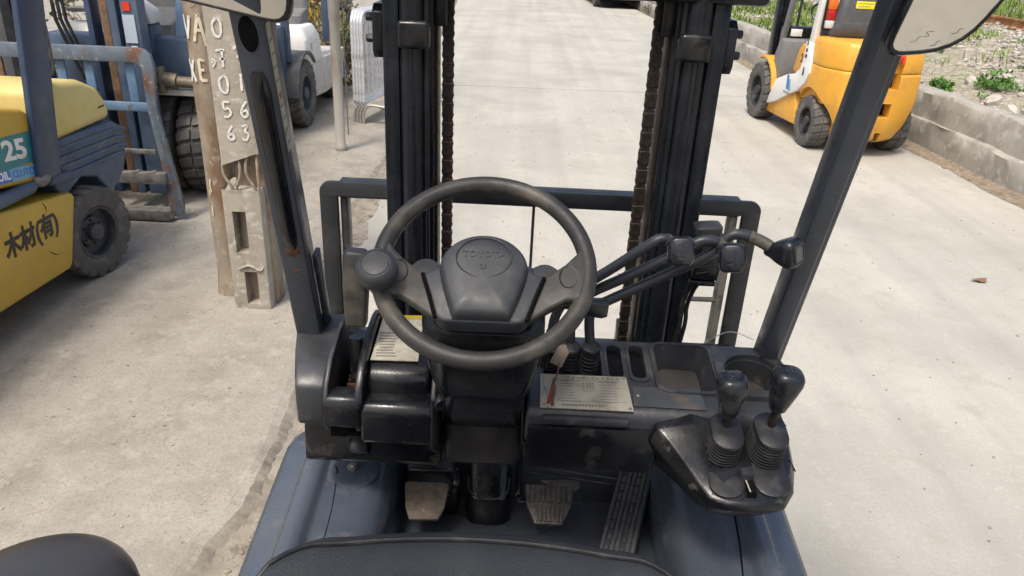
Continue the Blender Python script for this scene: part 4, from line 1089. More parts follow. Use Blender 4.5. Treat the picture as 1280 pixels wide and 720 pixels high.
# warning strip on the side of the left pillar
m_ = MB(); m_.box((.0262, -.040, .58), (.0272, -.022, .80), MPL); ws = m_.build('warning_strip', M_STICKER, PL)
m_ = MB()
for k in range(9):
    m_.box((.0272, -.038, .595 + .022 * k), (.0276, -.024, .5975 + .022 * k), MPL)
m_.build('strip_print', M_PRINTGREY, PL)
m_ = MB(); m_.lathe([(0, .0005), (.006, .0005), (.006, 0)], MPL @ Matrix.Translation((.0273, -.031, .68)) @ Matrix.Rotation(pi / 2, 4, 'Y'), 12); m_.build('strip_symbol', mat('faded_red', (.35, .09, .06), .5), PL)
m_ = MB(); m_.box((.024, -.010, .02), (.034, .02, .33), MPL); m_.build('pillar_stay', M_PILLAR, PL, bevel=.003)
m_ = MB(); m_.box((-.522, 1.06, 2.09), (.522, 1.17, 2.15)); m_.build('roof_beam', M_PILLAR, T, bevel=.015)
m_ = MB(); m_.box((-.522, -.55, 2.09), (.522, -.45, 2.15)); m_.build('roof_beam', M_PILLAR, T, bevel=.015)
for s in (-1, 1):
    m_ = MB(); m_.box((s * .485 - .04, -.46, 2.09), (s * .485 + .04, 1.07, 2.15)); m_.build('roof_side_rail', M_PILLAR, T, bevel=.015)
    m_ = MB(); m_.bar((s * .485, -.5, 2.10), (s * .485, -.72, .60), .06, .08, (0, 1, 0)); m_.build('rear_pillar', M_PILLAR, T, bevel=.012)
for k in range(7):
    x = -.384 + .128 * k
    m_ = MB(); m_.box((x - .014, -.46, 2.10), (x + .014, 1.07, 2.135)); m_.build('roof_bar', M_PILLAR, T, bevel=.004)
# mirrors
def mir(poly, y, tilt, s, stay):
    """poly = rounded outline in the local x-z plane"""
    cx_ = sum(p[0] for p in poly) / len(poly); cz_ = sum(p[1] for p in poly) / len(poly)
    M = Matrix.Translation((cx_, y, cz_)) @ Matrix.Rotation(tilt[1], 4, 'Z') @ Matrix.Rotation(tilt[0], 4, 'X')
    P_ = [(x - cx_, z - cz_) for x, z in poly]
    m_ = MB(); m_.loft([[M @ Vector((x * f, yy, z * f)) for x, z in P_] for f, yy in ((.80, .030), (.97, .022), (1.0, .006), (1.0, -.004), (.975, -.009), (.935, -.009), (.925, -.004))]); 
    mr_ = m_.build('mirror', M_PLAST, T, sharp=50)
    m_ = MB(); m_.prism([(x * .935, z * .935) for x, z in P_], 'y', -.0055, -.003, M); m_.build('mirror_glass', M_MIRROR, mr_)
    m_ = MB(); m_.tube(smooth_path(stay), .009, 8); m_.build('mirror_stay', M_PLAST, mr_)
    q = MB(); zb = min(p[1] for p in P_)
    for cx2, cz2, k2 in ((-.045, .022, 1), (-.030, .030, -1), (-.018, .018, 1), (.006, .036, 1)):
        q.tube([M @ Vector(p) for p in smooth_path([(cx2 + .007, -.0056, zb + cz2 + .007), (cx2 + .003 * k2, -.0056, zb + cz2 + .0055), (cx2 + .001, -.0056, zb + cz2 + .001), (cx2 - .006, -.0056, zb + cz2 - .001)])], .00055, 5)
    q.build('mirror_scratch', M_PRINTGREY, mr_)
def rpoly(pts, r, n=5):
    out = []
    k = len(pts)
    for i in range(k):
        a, b, c = Vector(pts[i - 1]), Vector(pts[i]), Vector(pts[(i + 1) % k])
        rr = r[i] if isinstance(r, (list, tuple)) else r
        p, q = b + (a - b).normalized() * rr, b + (c - b).normalized() * rr
        for j in range(n + 1):
            t = j / n
            out.append(tuple((1 - t) ** 2 * p + 2 * t * (1 - t) * b + t * t * q))
    return out
mir(rpoly([(-.665, 2.02), (-.665, 1.864), (-.545, 1.842), (-.470, 1.826), (-.402, 1.813), (-.386, 2.02)], [.03, .03, .02, .02, .03, .03]), 1.15, (.10, .10), -1, [(-.5, 1.17, 1.95), (-.5, 1.18, 2.0), (-.49, 1.15, 2.09)])
mir(rpoly([(.495, 2.02), (.456, 1.814), (.556, 1.828), (.655, 2.02)], [.03, .025, .05, .03]), 1.12, (.10, -.12), 1, [(.55, 1.14, 1.95), (.53, 1.15, 2.02), (.50, 1.13, 2.10)])

# ================================================================== OTHER FORKLIFTS AND YARD THINGS
M_TYRE = mat('dusty_tyre_rubber', (.078, .074, .067), .8, var=.2, scale=10, col2=(.15, .138, .12), lo=.5, hi=.68, scale2=8, bump=.3, bscale=80)
M_RIMDK = mat('dark_rim', (.035, .036, .040), .55, .3, var=.2, scale=15, col2=(.08, .072, .06), lo=.55, hi=.66, scale2=14)
M_RIMYB = mat('dark_blue_rim', (.045, .049, .058), .5, .2, var=.25, scale=15, col2=(.07, .065, .058), lo=.52, hi=.66, scale2=16)
M_YEL = mat('faded_yellow_paint', (.49, .315, .035), .48, var=.08, scale=4, col2=(.42, .285, .06), lo=.52, hi=.7, scale2=3.5, col3=(.20, .11, .035), lo3=.69, hi3=.75, scale3=17, bump=.06, bscale=40)
M_PALEYEL = mat('sun_bleached_yellow', (.58, .47, .17), .5, var=.06, scale=5, col2=(.50, .38, .07), lo=.5, hi=.7, scale2=4, col3=(.25, .16, .06), lo3=.70, hi3=.76, scale3=20)
M_ORG = mat('orange_paint', (.63, .315, .036), .40, var=.07, scale=3, col2=(.53, .265, .05), lo=.5, hi=.7, scale2=5, col3=(.28, .16, .06), lo3=.68, hi3=.75, scale3=20, rvar=.08)
M_BLUE = mat('worn_blue_paint', (.048, .078, .128), .5, var=.14, scale=6, col2=(.085, .115, .155), lo=.5, hi=.68, scale2=5, col3=(.12, .10, .09), lo3=.66, hi3=.73, scale3=24)
M_BLUELT = mat('faded_blue_paint', (.10, .18, .28), .55, var=.15, scale=7, col2=(.16, .21, .25), lo=.5, hi=.66, scale2=9, col3=(.13, .085, .06), lo3=.60, hi3=.68, scale3=20)
M_NAVYB = mat('dark_blue_paint', (.024, .042, .085), .45, var=.14, scale=6, col2=(.035, .06, .115), lo=.5, hi=.7, scale2=6)
M_RUSTBLUE = mat('rusty_blue_steel', (.10, .125, .155), .6, var=.2, scale=14, col2=(.125, .062, .038), lo=.55, hi=.66, scale2=4.2, col3=(.24, .22, .19), lo3=.58, hi3=.68, scale3=30, bump=.2)
M_RUSTY = mat('brown_rust', (.13, .075, .045), .75, .1, var=.3, scale=20, col2=(.22, .12, .06), lo=.5, hi=.64, scale2=13, bump=.3)
M_GREYST = mat('grey_worn_steel', (.16, .15, .135), .65, .2, var=.25, scale=20, col2=(.09, .075, .065), lo=.5, hi=.65, scale2=17)
M_WHITE = mat('dirty_white_paint', (.52, .51, .47), .5, var=.08, scale=6, col2=(.42, .40, .36), lo=.52, hi=.68, scale2=7, col3=(.22, .18, .14), lo3=.68, hi3=.75, scale3=22)
M_WHITEPT = mat('bright_white_paint', (.72, .71, .67), .42, var=.05, scale=6, col2=(.6, .58, .53), lo=.55, hi=.7, scale2=12)
M_GREYPL = mat('grey_plastic', (.06, .063, .068), .55, var=.12, scale=14, col2=(.085, .085, .083), lo=.5, hi=.7, scale2=10)
M_GREYCOWL = mat('grey_cowl', (.15, .15, .145), .6, var=.12, scale=14)
M_TEAL = mat('teal_decal', (.015, .17, .19), .4, var=.06)
M_CYAN = mat('light_blue_decal', (.13, .34, .50), .4, var=.08, scale=40)
M_DECBLUE = mat('blue_decal', (.03, .15, .48), .4, var=.05)
M_BLACKPT = mat('black_lettering', (.018, .017, .016), .5, var=.2, scale=40)
M_LENSR = mat('red_lens', (.38, .015, .01), .2, var=.05)
M_LENSO = mat('orange_lens', (.62, .13, .01), .2, var=.05)
M_LENSW = mat('clear_lens', (.55, .55, .52), .2, var=.05)
M_YSTK = mat('yellow_sticker', (.75, .68, .01), .5, var=.04)
M_REDPT = mat('red_decal', (.55, .03, .01), .4, var=.05)

def wheel(parent, c, R, W, s, rimm, lug=20, steer=0.0):
    """tyre with lugs (a part) and its rim and hub (sub-parts); s = side the disc faces (+1/-1 along x)"""
    m_ = MB(); hw = W / 2; ri = R * .56
    M = Matrix.Translation(c) @ Matrix.Rotation(steer, 4, 'Z') @ Matrix.Rotation(pi / 2, 4, 'Y')
    if s < 0: M = Matrix.Translation(c) @ Matrix.Rotation(steer, 4, 'Z') @ Matrix.Rotation(-pi / 2, 4, 'Y')
    m_.lathe([(ri, -hw * .78), (ri * 1.06, -hw * .92), (R * .80, -hw), (R * .93, -hw * .93), (R * .955, -hw * .8), (R * .955, hw * .8), (R * .93, hw * .93), (R * .80, hw), (ri * 1.06, hw * .92), (ri, hw * .78), (ri, -hw * .78)], M, 44)
    for k in range(lug):
        for side in (-1, 1):
            a = 2 * pi * (k + (.5 if side > 0 else 0)) / lug
            da = 2 * pi / lug * .36
            prof = [(R * .86, .99), (R * .965, .97), (R * .995, .86), (R, .62), (R, .06)]
            sk = [0, 0, .0, .35, .75]
            secs = []
            for (r_, f), q in zip(prof, sk):
                aa = a + q * da * side
                inner = r_ - R * .06
                row = []
                for rr, d_ in ((inner, -da), (r_, -da * .86), (r_, da * .86), (inner, da)):
                    row.append((rr * cos(aa + d_), rr * sin(aa + d_), side * hw * f))
                secs.append(row)
            m_.loft(secs, M=M)
    ty = m_.build('tyre', M_TYRE, parent, sharp=40)
    m_ = MB()
    m_.lathe([(ri * 1.04, hw * .80), (ri * 1.02, hw * .90), (ri * .93, hw * .86), (ri * .90, hw * .30), (ri * .62, hw * .18), (ri * .58, hw * .42), (ri * .36, hw * .46), (ri * .34, hw * .80), (ri * .26, hw * .90), (0, hw * .92)], M, 30)
    rm_ = m_.build('rim', rimm, ty, sharp=35)
    for k in range(6):
        a = 2 * pi * k / 6
        q = MB(); q.lathe([(0, .012), (R * .028, .012), (R * .03, 0)], M @ Matrix.Translation((ri * .47 * cos(a), ri * .47 * sin(a), hw * .44)), 6); q.build('wheel_nut', rimm, ty, sharp=25)
    return ty

KS = .974
def yardloc(x, y): return (-.06 + KS * (x + .06), KS * y, KZ + .0005)

# ---------------------------------------------------------------- yellow and blue forklift, nearest on the left
def yellow_truck(name, label, loc, rz=0, scale=KS, detail=True):
    t = thing(name, label, 'forklift', loc, rz, None, scale)
    Y0 = 3.6
    def pr(poly, x0, x1, nm, mt, bev=.012, seg=3, parent=t):
        q = MB(); q.prism([(y - Y0, z) for y, z in poly], 'x', x0, x1); return q.build(nm, mt, parent, bevel=bev, seg=seg)
    low = pr([(2.25, .24), (3.77, .17), (3.80, .19), (3.945, .535), (3.92, .565), (3.3, .655), (2.25, .80)], -.53, .545, 'side_panel', M_YEL, .02)
    up = pr([(2.75, .74), (2.80, 1.10), (3.50, 1.115), (3.70, 1.065), (3.755, 1.03), (3.87, .73), (3.84, .66), (3.4, .74)], -.46, .525, 'seat_hood', M_YEL, .03, 4)
    pr([(2.3, .665), (3.62, .655), (3.66, .68), (3.64, .715), (2.3, .735)], .47, .552, 'step_tube', M_BLUE, .02)
    pr([(3.74, .655), (3.98, .62), (3.99, .665), (3.78, .705)], .40, .552, 'pillar_foot', M_NAVYB, .01)
    q = MB(); q.ball((.535, 3.705 - Y0, .70), (.035, .06, .035), 14, 8); q.build('rubber_bung', M_GREYST, t)
    cw = pr([(3.86, .60), (3.88, .84), (4.55, .815), (4.655, .76), (4.675, .68), (4.60, .52), (4.50, .44), (4.44, .42), (4.41, .34), (4.37, .44), (4.27, .545), (4.12, .590), (3.98, .545), (3.93, .50)], -.50, .50, 'counterweight', M_BLUE, .015)
    for k in range(4):
        z = .79 - .050 * k
        pr([(3.93, z - .004), (3.93, z + .014), (4.55 - .0 * k, z - .012), (4.66, z - .038), (4.66, z - .056), (4.55, z - .030)], .495, .512, 'grille_ridge', M_BLUE, .004, 2, cw)
    rh = pr([(3.84, .82), (3.84, 1.135), (4.05, 1.135), (4.32, 1.10), (4.48, 1.03), (4.56, .93), (4.575, .83)], -.46, .49, 'rear_hood', M_PALEYEL, .05, 4)
    for s in (-1, 1):
        q = MB(); q.prism([(3.665 - Y0, .69), (3.855 - Y0, .69), (4.02 - Y0, 1.60), (4.05 - Y0, 2.05), (3.90 - Y0, 2.05), (3.80 - Y0, 1.60)], 'x', s * .555 - .035, s * .555 + .03 - .028); q.build('rear_pillar', M_NAVYB, t, bevel=.012, seg=3)
        q = MB(); q.bar((s * .50, 4.0 - Y0, 2.03), (s * .50, 2.4 - Y0, 2.03), .06, .06); q.build('roof_rail', M_NAVYB, t, bevel=.01)
        q = MB(); q.bar((s * .50, 2.42 - Y0, 2.03), (s * .50, 2.15 - Y0, .8), .06, .07, (0, 1, 0)); q.build('front_pillar', M_NAVYB, t, bevel=.01)
    wheel(t, (.470, 4.10 - Y0, .268), .268, .20, 1, M_RIMYB, 20, -.20)
    if detail:
        wheel(t, (-.445, 4.085 - Y0, .266), .266, .20, -1, M_RIMYB, 20)
        wheel(t, (.43, 2.45 - Y0, .33), .33, .22, 1, M_RIMYB, 20)
    q = MB(); q.box((-.38, 2.1 - Y0, .22), (.38, 4.3 - Y0, .55)); q.build('chassis', M_NAVYB, t, bevel=.02)
    # tail lamp with wire guard
    q = MB(); q.box((.43, 3.97 - Y0, 1.36), (.485, 4.03 - Y0, 1.50)); lm = q.build('tail_lamp', mat('faded_lens', (.12, .05, .06), .3), t, bevel=.008)
    q = MB(); q.box((.432, 3.966 - Y0, 1.285), (.483, 4.026 - Y0, 1.358)); q.build('lens', M_LENSO, lm, bevel=.008)
    q = MB(); q.box((.432, 3.966 - Y0, 1.21), (.483, 4.026 - Y0, 1.283)); q.build('lens', M_LENSW, lm, bevel=.008)
    q = MB(); q.tube(smooth_path([(.44, 4.0 - Y0, 1.52), (.47, 4.05 - Y0, 1.53), (.50, 4.055 - Y0, 1.50), (.505, 4.06 - Y0, 1.35), (.50, 4.055 - Y0, 1.20), (.47, 4.05 - Y0, 1.17), (.44, 4.0 - Y0, 1.18)]), .008, 8); q.build('lamp_guard', M_GREYST, lm)
    if detail:
        q = MB(); q.prism([(3.30 - Y0, .825), (3.750 - Y0, .800), (3.70 - Y0, .955), (3.28 - Y0, .985)], 'x', .5255, .528); pn = q.build('number_panel', M_TEAL, up)
        text('number', '25', .135, M_WHITEPT, up, (.5285, 3.565 - Y0, .890), (0, 1, -.13), (0, -.05, 1), ext=.0008, sx=1.35, offset=.004)
        q = MB(); q.prism([(3.40 - Y0, .765), (3.50 - Y0, .752), (3.485 - Y0, .82), (3.385 - Y0, .835)], 'x', .5255, .5275); q.build('decal', M_DECBLUE, up)
        q = MB(); q.prism([(3.503 - Y0, .752), (3.73 - Y0, .722), (3.715 - Y0, .785), (3.488 - Y0, .82)], 'x', .5255, .5275); q.build('decal', M_CYAN, up)
        text('decal_lettering', 'OIL', .058, M_WHITEPT, up, (.528, 3.443 - Y0, .793), (0, 1, -.14), (0, -.1, 1), ext=.0005, offset=.002)
        text('decal_lettering', 'CLUTCH', .050, M_DECBLUE, up, (.528, 3.607 - Y0, .769), (0, 1, -.14), (0, -.1, 1), ext=.0005, offset=.001)
        text('side_lettering', '木材(有)', .132, M_BLACKPT, low, (.5465, 3.525 - Y0, .462), (0, 1, -.02), (0, .03, 1), ext=.0006, sx=.92, offset=.005)
        q = MB(); q.tube([(.5455, 3.62 - Y0, .335), (.5455, 3.665 - Y0, .30), (.5455, 3.71 - Y0, .285)], [.002, .006, .001], 6, .4); q.build('scrape', M_BLACKPT, low)
        q = MB(); q.tube([(.5455, 3.655 - Y0, .59), (.5455, 3.67 - Y0, .565), (.5455, 3.668 - Y0, .535)], [.002, .004, .001], 6, .4); q.build('scrape', M_BLACKPT, low)
        q = MB(); q.box((.4905, 4.43 - Y0, .915), (.4925, 4.50 - Y0, .925)); q.build('hood_catch', M_BLACKPT, rh)
        # mast out of frame to the front
        for s in (-1, 1):
            q = MB(); q.box((s * .3 - .04, 1.85 - Y0, .15), (s * .3 + .04, 2.0 - Y0, 2.1)); q.build('mast_rail', M_NAVYB, t, bevel=.01)
    return t
yellow_truck('yellow_forklift', 'yellow forklift with blue counterweight and number 25 at left edge', yardloc(-3.05, 3.6))

# ---------------------------------------------------------------- blue forklift facing us, rusty load backrest
B = thing('blue_forklift', 'worn blue forklift facing viewer with rusty bent load backrest and twin front tyres', 'forklift', yardloc(-3.0, 5.6), 0, None, KS)
def bl(p): return (p[0] + 3.0, p[1] - 5.6, p[2])
def bpoly(poly, y0, y1, nm, mt, parent=B, bev=.006):
    q = MB(); q.prism([(x + 3.0, z) for x, z in poly], 'y', y0 - 5.6, y1 - 5.6); return q.build(nm, mt, parent, bevel=bev)
fr_ = bpoly([(-3.62, 1.083), (-3.62, 1.175), (-2.575, 1.182), (-2.525, 1.170), (-2.490, 1.135), (-2.478, 1.06), (-2.505, .80), (-2.455, .42), (-2.415, .12), (-2.425, .045), (-2.475, .02), (-2.515, .06), (-2.530, .42), (-2.565, .78), (-2.565, 1.06), (-2.60, 1.085)], 5.03, 5.065, 'load_backrest', M_RUSTBLUE)
for z0, z1, mt in ((.765, .825, M_BLUELT), (.470, .505, M_GREYST)):
    bpoly([(-3.6, z0), (-3.6, z1), (-2.56, z1), (-2.56, z0)], 5.035, 5.06, 'backrest_bar', mt, fr_)
for x in (-3.12, -2.935, -2.66):
    bpoly([(x - .03, .80), (x - .03, 1.085), (x + .03, 1.085), (x + .03, .80)], 5.07, 5.09, 'backrest_upright', M_BLUELT, fr_)
bpoly([(-3.55, .262), (-3.55, .345), (-2.50, .352), (-2.50, .272)], 4.99, 5.05, 'carriage_bar', M_GREYST)
bpoly([(-3.55, .01), (-3.55, .085), (-2.51, .085), (-2.48, .03), (-2.52, .01)], 4.97, 5.05, 'carriage_bar', M_GREYST)
for k in range(7):
    bpoly([(-3.3 + .115 * k, .35), (-3.29 + .115 * k, .358), (-3.262 + .115 * k, .358), (-3.262 + .115 * k, .35)], 4.99, 5.05, 'bar_notch', M_GREYST, fr_, .001)
for x0, x1, mt in ((-2.985, -2.945, M_NAVYB), (-2.885, -2.83, M_RUSTY), (-2.83, -2.775, M_BLUE), (-2.745, -2.63, M_BLUE)):
    bpoly([(x0, .12), (x0, 2.2), (x1, 2.2), (x1, .12)], 5.24, 5.36, 'mast_rail', mt)
bpoly([(-3.45, .12), (-3.45, 2.2), (-3.33, 2.2), (-3.33, .12)], 5.24, 5.36, 'mast_rail', M_BLUE)
bpoly([(-3.45, .35), (-3.45, .50), (-2.63, .50), (-2.63, .35)], 5.28, 5.34, 'mast_crossmember', M_NAVYB)
q = MB(); q.box(bl((-2.735, 5.232, 1.18)), bl((-2.655, 5.238, 1.36))); q.build('pale_sticker', mat('pale_sticker', (.36, .42, .48), .5, var=.08), B)
q = MB(); q.box(bl((-2.705, 5.232, 1.07)), bl((-2.665, 5.238, 1.16))); q.build('white_sticker', M_WHITEPT, B)
q = MB(); q.lathe([(0, .002), (.012, .002), (.012, 0)], frame(bl((-2.685, 5.231, 1.11)), (0, -1, 0)), 12); q.build('sticker_mark', M_REDPT, B)
q = MB(); q.box(bl((-2.725, 5.232, 1.385)), bl((-2.675, 5.238, 1.44))); q.build('red_sticker', M_REDPT, B)
for dx in (0, .035, .07):
    q = MB(); q.tube([bl((-3.25 + dx, 5.3, 2.1)), bl((-3.23 + dx, 5.31, 1.3)), bl((-3.12 + dx, 5.33, .9))], .012, 8); q.build('hydraulic_hose', M_RUBBER, B)
# tilt cylinder, tan and greasy
q = MB(); q.cyl(bl((-2.78, 5.42, .93)), bl((-2.52, 5.44, .90)), .055, n=16); q.cyl(bl((-2.52, 5.44, .90)), bl((-2.40, 5.46, .89)), .04, n=14); q.build('tilt_cylinder', mat('greasy_tan_steel', (.15, .125, .09), .6, .3, var=.3, scale=20), B)
q = MB(); q.box(bl((-2.76, 5.38, .80)), bl((-2.70, 5.46, 1.02))); q.box(bl((-2.64, 5.38, .82)), bl((-2.60, 5.46, 1.0))); q.build('cylinder_yoke', mat('greasy_tan_steel', (.15, .125, .09)), B, bevel=.01)
for x in (-2.755, -2.475):
    wheel(B, bl((x, 5.80, .395)), .395, .235, 1, M_RIMDK, 24)
wheel(B, bl((-3.50, 5.80, .395)), .395, .235, -1, M_RIMDK, 24)
q = MB(); q.box(bl((-2.90, 5.45, .795)), bl((-2.33, 6.45, .84))); q.build('front_fender', M_WHITE, B, bevel=.01)
q = MB(); q.box(bl((-3.40, 5.50, .25)), bl((-2.88, 7.6, .78))); q.build('chassis', M_NAVYB, B, bevel=.02)
q = MB(); q.box(bl((-3.45, 5.55, .78)), bl((-2.42, 5.72, 1.18))); q.build('cowl', M_BLUE, B, bevel=.02)
q = MB(); q.bar(bl((-2.55, 5.60, .84)), bl((-2.56, 6.0, 2.15)), .075, .08, (0, 1, 0)); q.build('front_pillar', M_BLUELT, B, bevel=.01)
q = MB(); q.box(bl((-3.3, 6.3, .8)), bl((-2.5, 7.6, 1.1))); q.build('engine_hood', M_BLUE, B, bevel=.04)
q = stack([(-.02, .72, 1.08, .42, .45, .08), (-.02, .72, 1.2, .44, .46, .1), (-.02, .90, 1.30, .44, .12, .05), (-.02, .95, 1.65, .40, .10, .04)]); q.build('seat', M_GREYPL, B)
q = MB(); q.tube([bl((-2.95, 5.9, 1.55)), bl((-2.80, 5.75, 1.15))], .02, 8); q.build('lever', M_RUSTY, B)
# blue box with cream lid standing on its cowl
q = MB(); q.prism([(-3.0 + 3.0, 1.06), (-2.70 + 3.0, 1.06), (-2.69 + 3.0, 1.27), (-3.02 + 3.0, 1.27)], 'y', 5.52 - 5.6, 5.70 - 5.6); q.build('instrument_box', M_BLUE, B, bevel=.02)
q = MB(); q.prism([(-3.03 + 3.0, 1.272), (-2.67 + 3.0, 1.272), (-2.70 + 3.0, 1.36), (-2.80 + 3.0, 1.43), (-2.98 + 3.0, 1.42)], 'y', 5.50 - 5.6, 5.72 - 5.6); q.build('instrument_cover', M_WHITE, B, bevel=.02)

# ---------------------------------------------------------------- darker forklift in the gap behind the yellow one
D = thing('dark_blue_forklift', 'dark blue forklift with blackened mast, half hidden behind yellow forklift', 'forklift', yardloc(-4.1, 6.9), 0, None, KS)
for x0, x1, mt in ((-.22, -.14, M_RUSTY), (-.13, -.05, M_GREYPL), (-.05, .03, M_MAST), (.04, .085, M_GREYST), (-.60, -.52, M_MAST)):
    q = MB(); q.box((x0, -.75, .1), (x1, -.62, 2.2)); q.build('mast_rail', mt, D, bevel=.008)
for x in (.10, .135):
    q = MB(); q.tube([(x, -.6, 2.1), (x + .02, -.6, 1.3), (x + .06, -.6, .7)], .013, 8); q.build('hydraulic_hose', M_GREYST, D)
q = MB(); q.lathe([(.0, .0), (.17, .0), (.17, .10), (.175, .105), (.175, .125), (.165, .135), (0, .14)], Matrix.Translation((.26, -.5, .66)), 26); q.build('air_cleaner', M_BLUE, D)
q = MB(); q.lathe([(0, 0), (.155, 0), (.155, .02), (0, .024)], Matrix.Translation((.26, -.5, .802)), 26); q.build('air_cleaner_lid', M_GREYST, D)
q = stack([(.33, -.2, 1.00, .44, .3, .06), (.33, -.2, 1.05, .42, .28, .06), (.30, -.18, 1.12, .30, .2, .05)]); q.build('white_tank', M_WHITE, D)
q = MB(); q.box((-.55, -.35, .3), (1.0, 1.2, .92)); q.build('body', M_NAVYB, D, bevel=.03)
q = MB(); q.box((.20, .2, 1.18), (1.05, .3, 1.28)); q.build('guard_bar', M_NAVYB, D, bevel=.01)
for x in (.62, 1.0):
    q = MB(); q.box((x, .2, .9), (x + .06, .28, 2.1)); q.build('guard_post', M_NAVYB, D, bevel=.01)
q = MB(); q.box((.25, .5, .92), (.95, 1.1, 1.15)); q.build('hood', M_BLUELT, D, bevel=.05)
q = MB(); q.lathe([(0, 0), (.11, 0), (.115, .03), (0, .035)], Matrix.Translation((.22, -.1, 1.20)), 20); q.build('beacon_base', M_GREYST, D)
wheel(D, (.45, -.3, .33), .33, .22, 1, M_RIMDK, 18)

# ---------------------------------------------------------------- white and blue forklift farther along
Wt = thing('white_forklift', 'white and blue forklift behind the thin post, grey front tyre toward us', 'forklift', yardloc(-2.85, 8.6), 0, None, KS)
def wl_(p): return (p[0] + 2.85, p[1] - 8.6, p[2])
wheel(Wt, wl_((-2.42, 8.02, .345)), .345, .23, 1, mat('blue_grey_rim', (.06, .072, .09), .55, .2, var=.2, scale=16), 20)
q = MB(); secs = []
for k in range(9):
    a = pi * (.02 + .75 * k / 8)
    y = 8.02 - 8.6 - .41 * cos(a); z = .345 + .41 * sin(a)
    secs.append([(.28, y, z), (.56, y, z), (.56, y * 1 , z + .025), (.28, y, z + .025)])
q.loft(secs); q.build('front_fender', mat('dark_grey_fender', (.07, .075, .08), .6, var=.2, scale=12, col2=(.14, .13, .12), lo=.5, hi=.66), Wt, sharp=40)
q = MB(); q.prism([(8.30 - 8.6, .24), (8.36 - 8.6, .62), (8.95 - 8.6, .60), (9.9 - 8.6, .58), (9.9 - 8.6, .22), (8.9 - 8.6, .20)], 'x', -.45, .52); q.build('side_panel', M_WHITE, Wt, bevel=.02)
q = stack([(.22, -.15, .60, .62, .62, .06), (.22, -.15, .86, .60, .60, .07), (.20, -.15, .98, .52, .52, .08)]); q.build('engine_hood', M_WHITEPT, Wt, bevel=.01)
q = MB(); q.box((.531, -.28, .74), (.533, .0, .82)); q.build('side_sticker', M_LENSW, Wt)
q = stack([(.15, .1, .97, .44, .42, .08), (.15, .1, 1.06, .44, .42, .1), (.15, .26, 1.12, .44, .12, .05), (.15, .3, 1.5, .40, .10, .04)]); q.build('seat', M_GREYCOWL, Wt)
for y, l in ((7.74, -.1), (9.35, .05)):
    q = MB(); q.bar(wl_((-2.42, y, .7)), wl_((-2.45, y + .15, 2.1)), .07, .09, (0, 1, 0)); q.build('pillar', M_BLUE, Wt, bevel=.01)
q = MB(); q.box(wl_((-2.95, 7.62, .5)), wl_((-2.42, 7.78, 1.05))); q.build('cowl', M_BLUE, Wt, bevel=.02)
for k, x in enumerate((-2.50, -2.9)):
    q = MB(); q.box(wl_((x, 7.36, .05)), wl_((x + .085, 7.48, 2.2))); q.build('mast_rail', M_RUSTY, Wt, bevel=.008)
q = MB(); q.prism([(-2.47 + 2.85, .03), (-2.36 + 2.85, .0), (-2.34 + 2.85, .05), (-2.39 + 2.85, .45), (-2.46 + 2.85, .45)], 'y', 7.30 - 8.6, 7.34 - 8.6); q.build('fork_plate', M_GREYST, Wt, bevel=.005)
q = MB(); q.box((-.45, -1.0, .2), (.35, 1.3, .58)); q.build('chassis', M_NAVYB, Wt, bevel=.02)
q = stack([(.40, 1.25, .25, .3, .2, .04), (.35, 1.25, .55, .3, .2, .04)]); q.build('counterweight', M_BLUE, Wt)
wheel(Wt, wl_((-2.48, 9.62, .25)), .25, .18, 1, M_RIMDK, 18)

# ---------------------------------------------------------------- orange forklift at the right
O = thing('orange_forklift', 'orange forklift with white pillar and grey seat parked beside the low wall', 'forklift', (3.5, 8.9, 0.0005), RD)
plan = [(-.525, -.38), (-.53, -.72), (-.515, -.86), (-.40, -1.08), (-.17, -1.165), (.17, -1.165), (.40, -1.08), (.515, -.86), (.53, -.72), (.525, -.38)]
def pl(f, fy, z, dx=0): return [(x * f, (y + .38) * fy - .38, z) for x, y in plan]
m_ = MB(); m_.loft([pl(.62, .84, .155), pl(.70, .93, .20), pl(.86, .985, .34), pl(.985, 1.0, .52), pl(1.0, 1.0, .60), pl(.995, 1.0, .845), pl(.98, .985, .862)])
ocw = m_.build('counterweight', M_ORG, O, bevel=.010, seg=2, sharp=40)
arch = []
for s in (-1, 1):
    m_ = MB(); m_.cyl((s * .34, -.66, .28), (s * .9, -.66, .28), .350, n=36); arch.append(m_)
arch.append(MB().box((-.14, -1.4, .71), (.15, -1.03, .885)))
arch.append(MB().box((-.10, -1.4, .435), (.12, -1.02, .575)))
arch.append(MB().box((.04, -1.4, .10), (.10, -.95, .27)))
cut(ocw, arch)
ohd = MB(); ohd.loft([pl(.985, .985, .866), pl(.99, .99, .90), pl(.965, .97, 1.08), pl(.93, .945, 1.125), pl(.82, .86, 1.14)]); ohd = ohd.build('rear_hood', M_ORG, O, bevel=.006, sharp=40)
cut(ohd, [MB().box((-.15, -1.4, .8), (.155, -1.09, .99))])
m_ = MB(); m_.box((-.13, -1.04, .72), (.14, -1.0, .88)); m_.build('radiator_grille', M_INSIDE, O)
m_ = MB(); m_.box((-.10, -1.03, .44), (.12, -1.0, .57)); m_.build('tow_pocket', M_INSIDE, O)
m_ = MB(); m_.cyl((.07, -1.05, .16), (.07, -1.05, .33), .018, n=10); m_.build('tow_pin', M_GREYST, O)
text('rear_lettering', 'M', .16, M_REDPT, O, (.10, -1.150, 1.015), (1, 0, 0), (0, .25, 1), ext=.002, offset=.006)
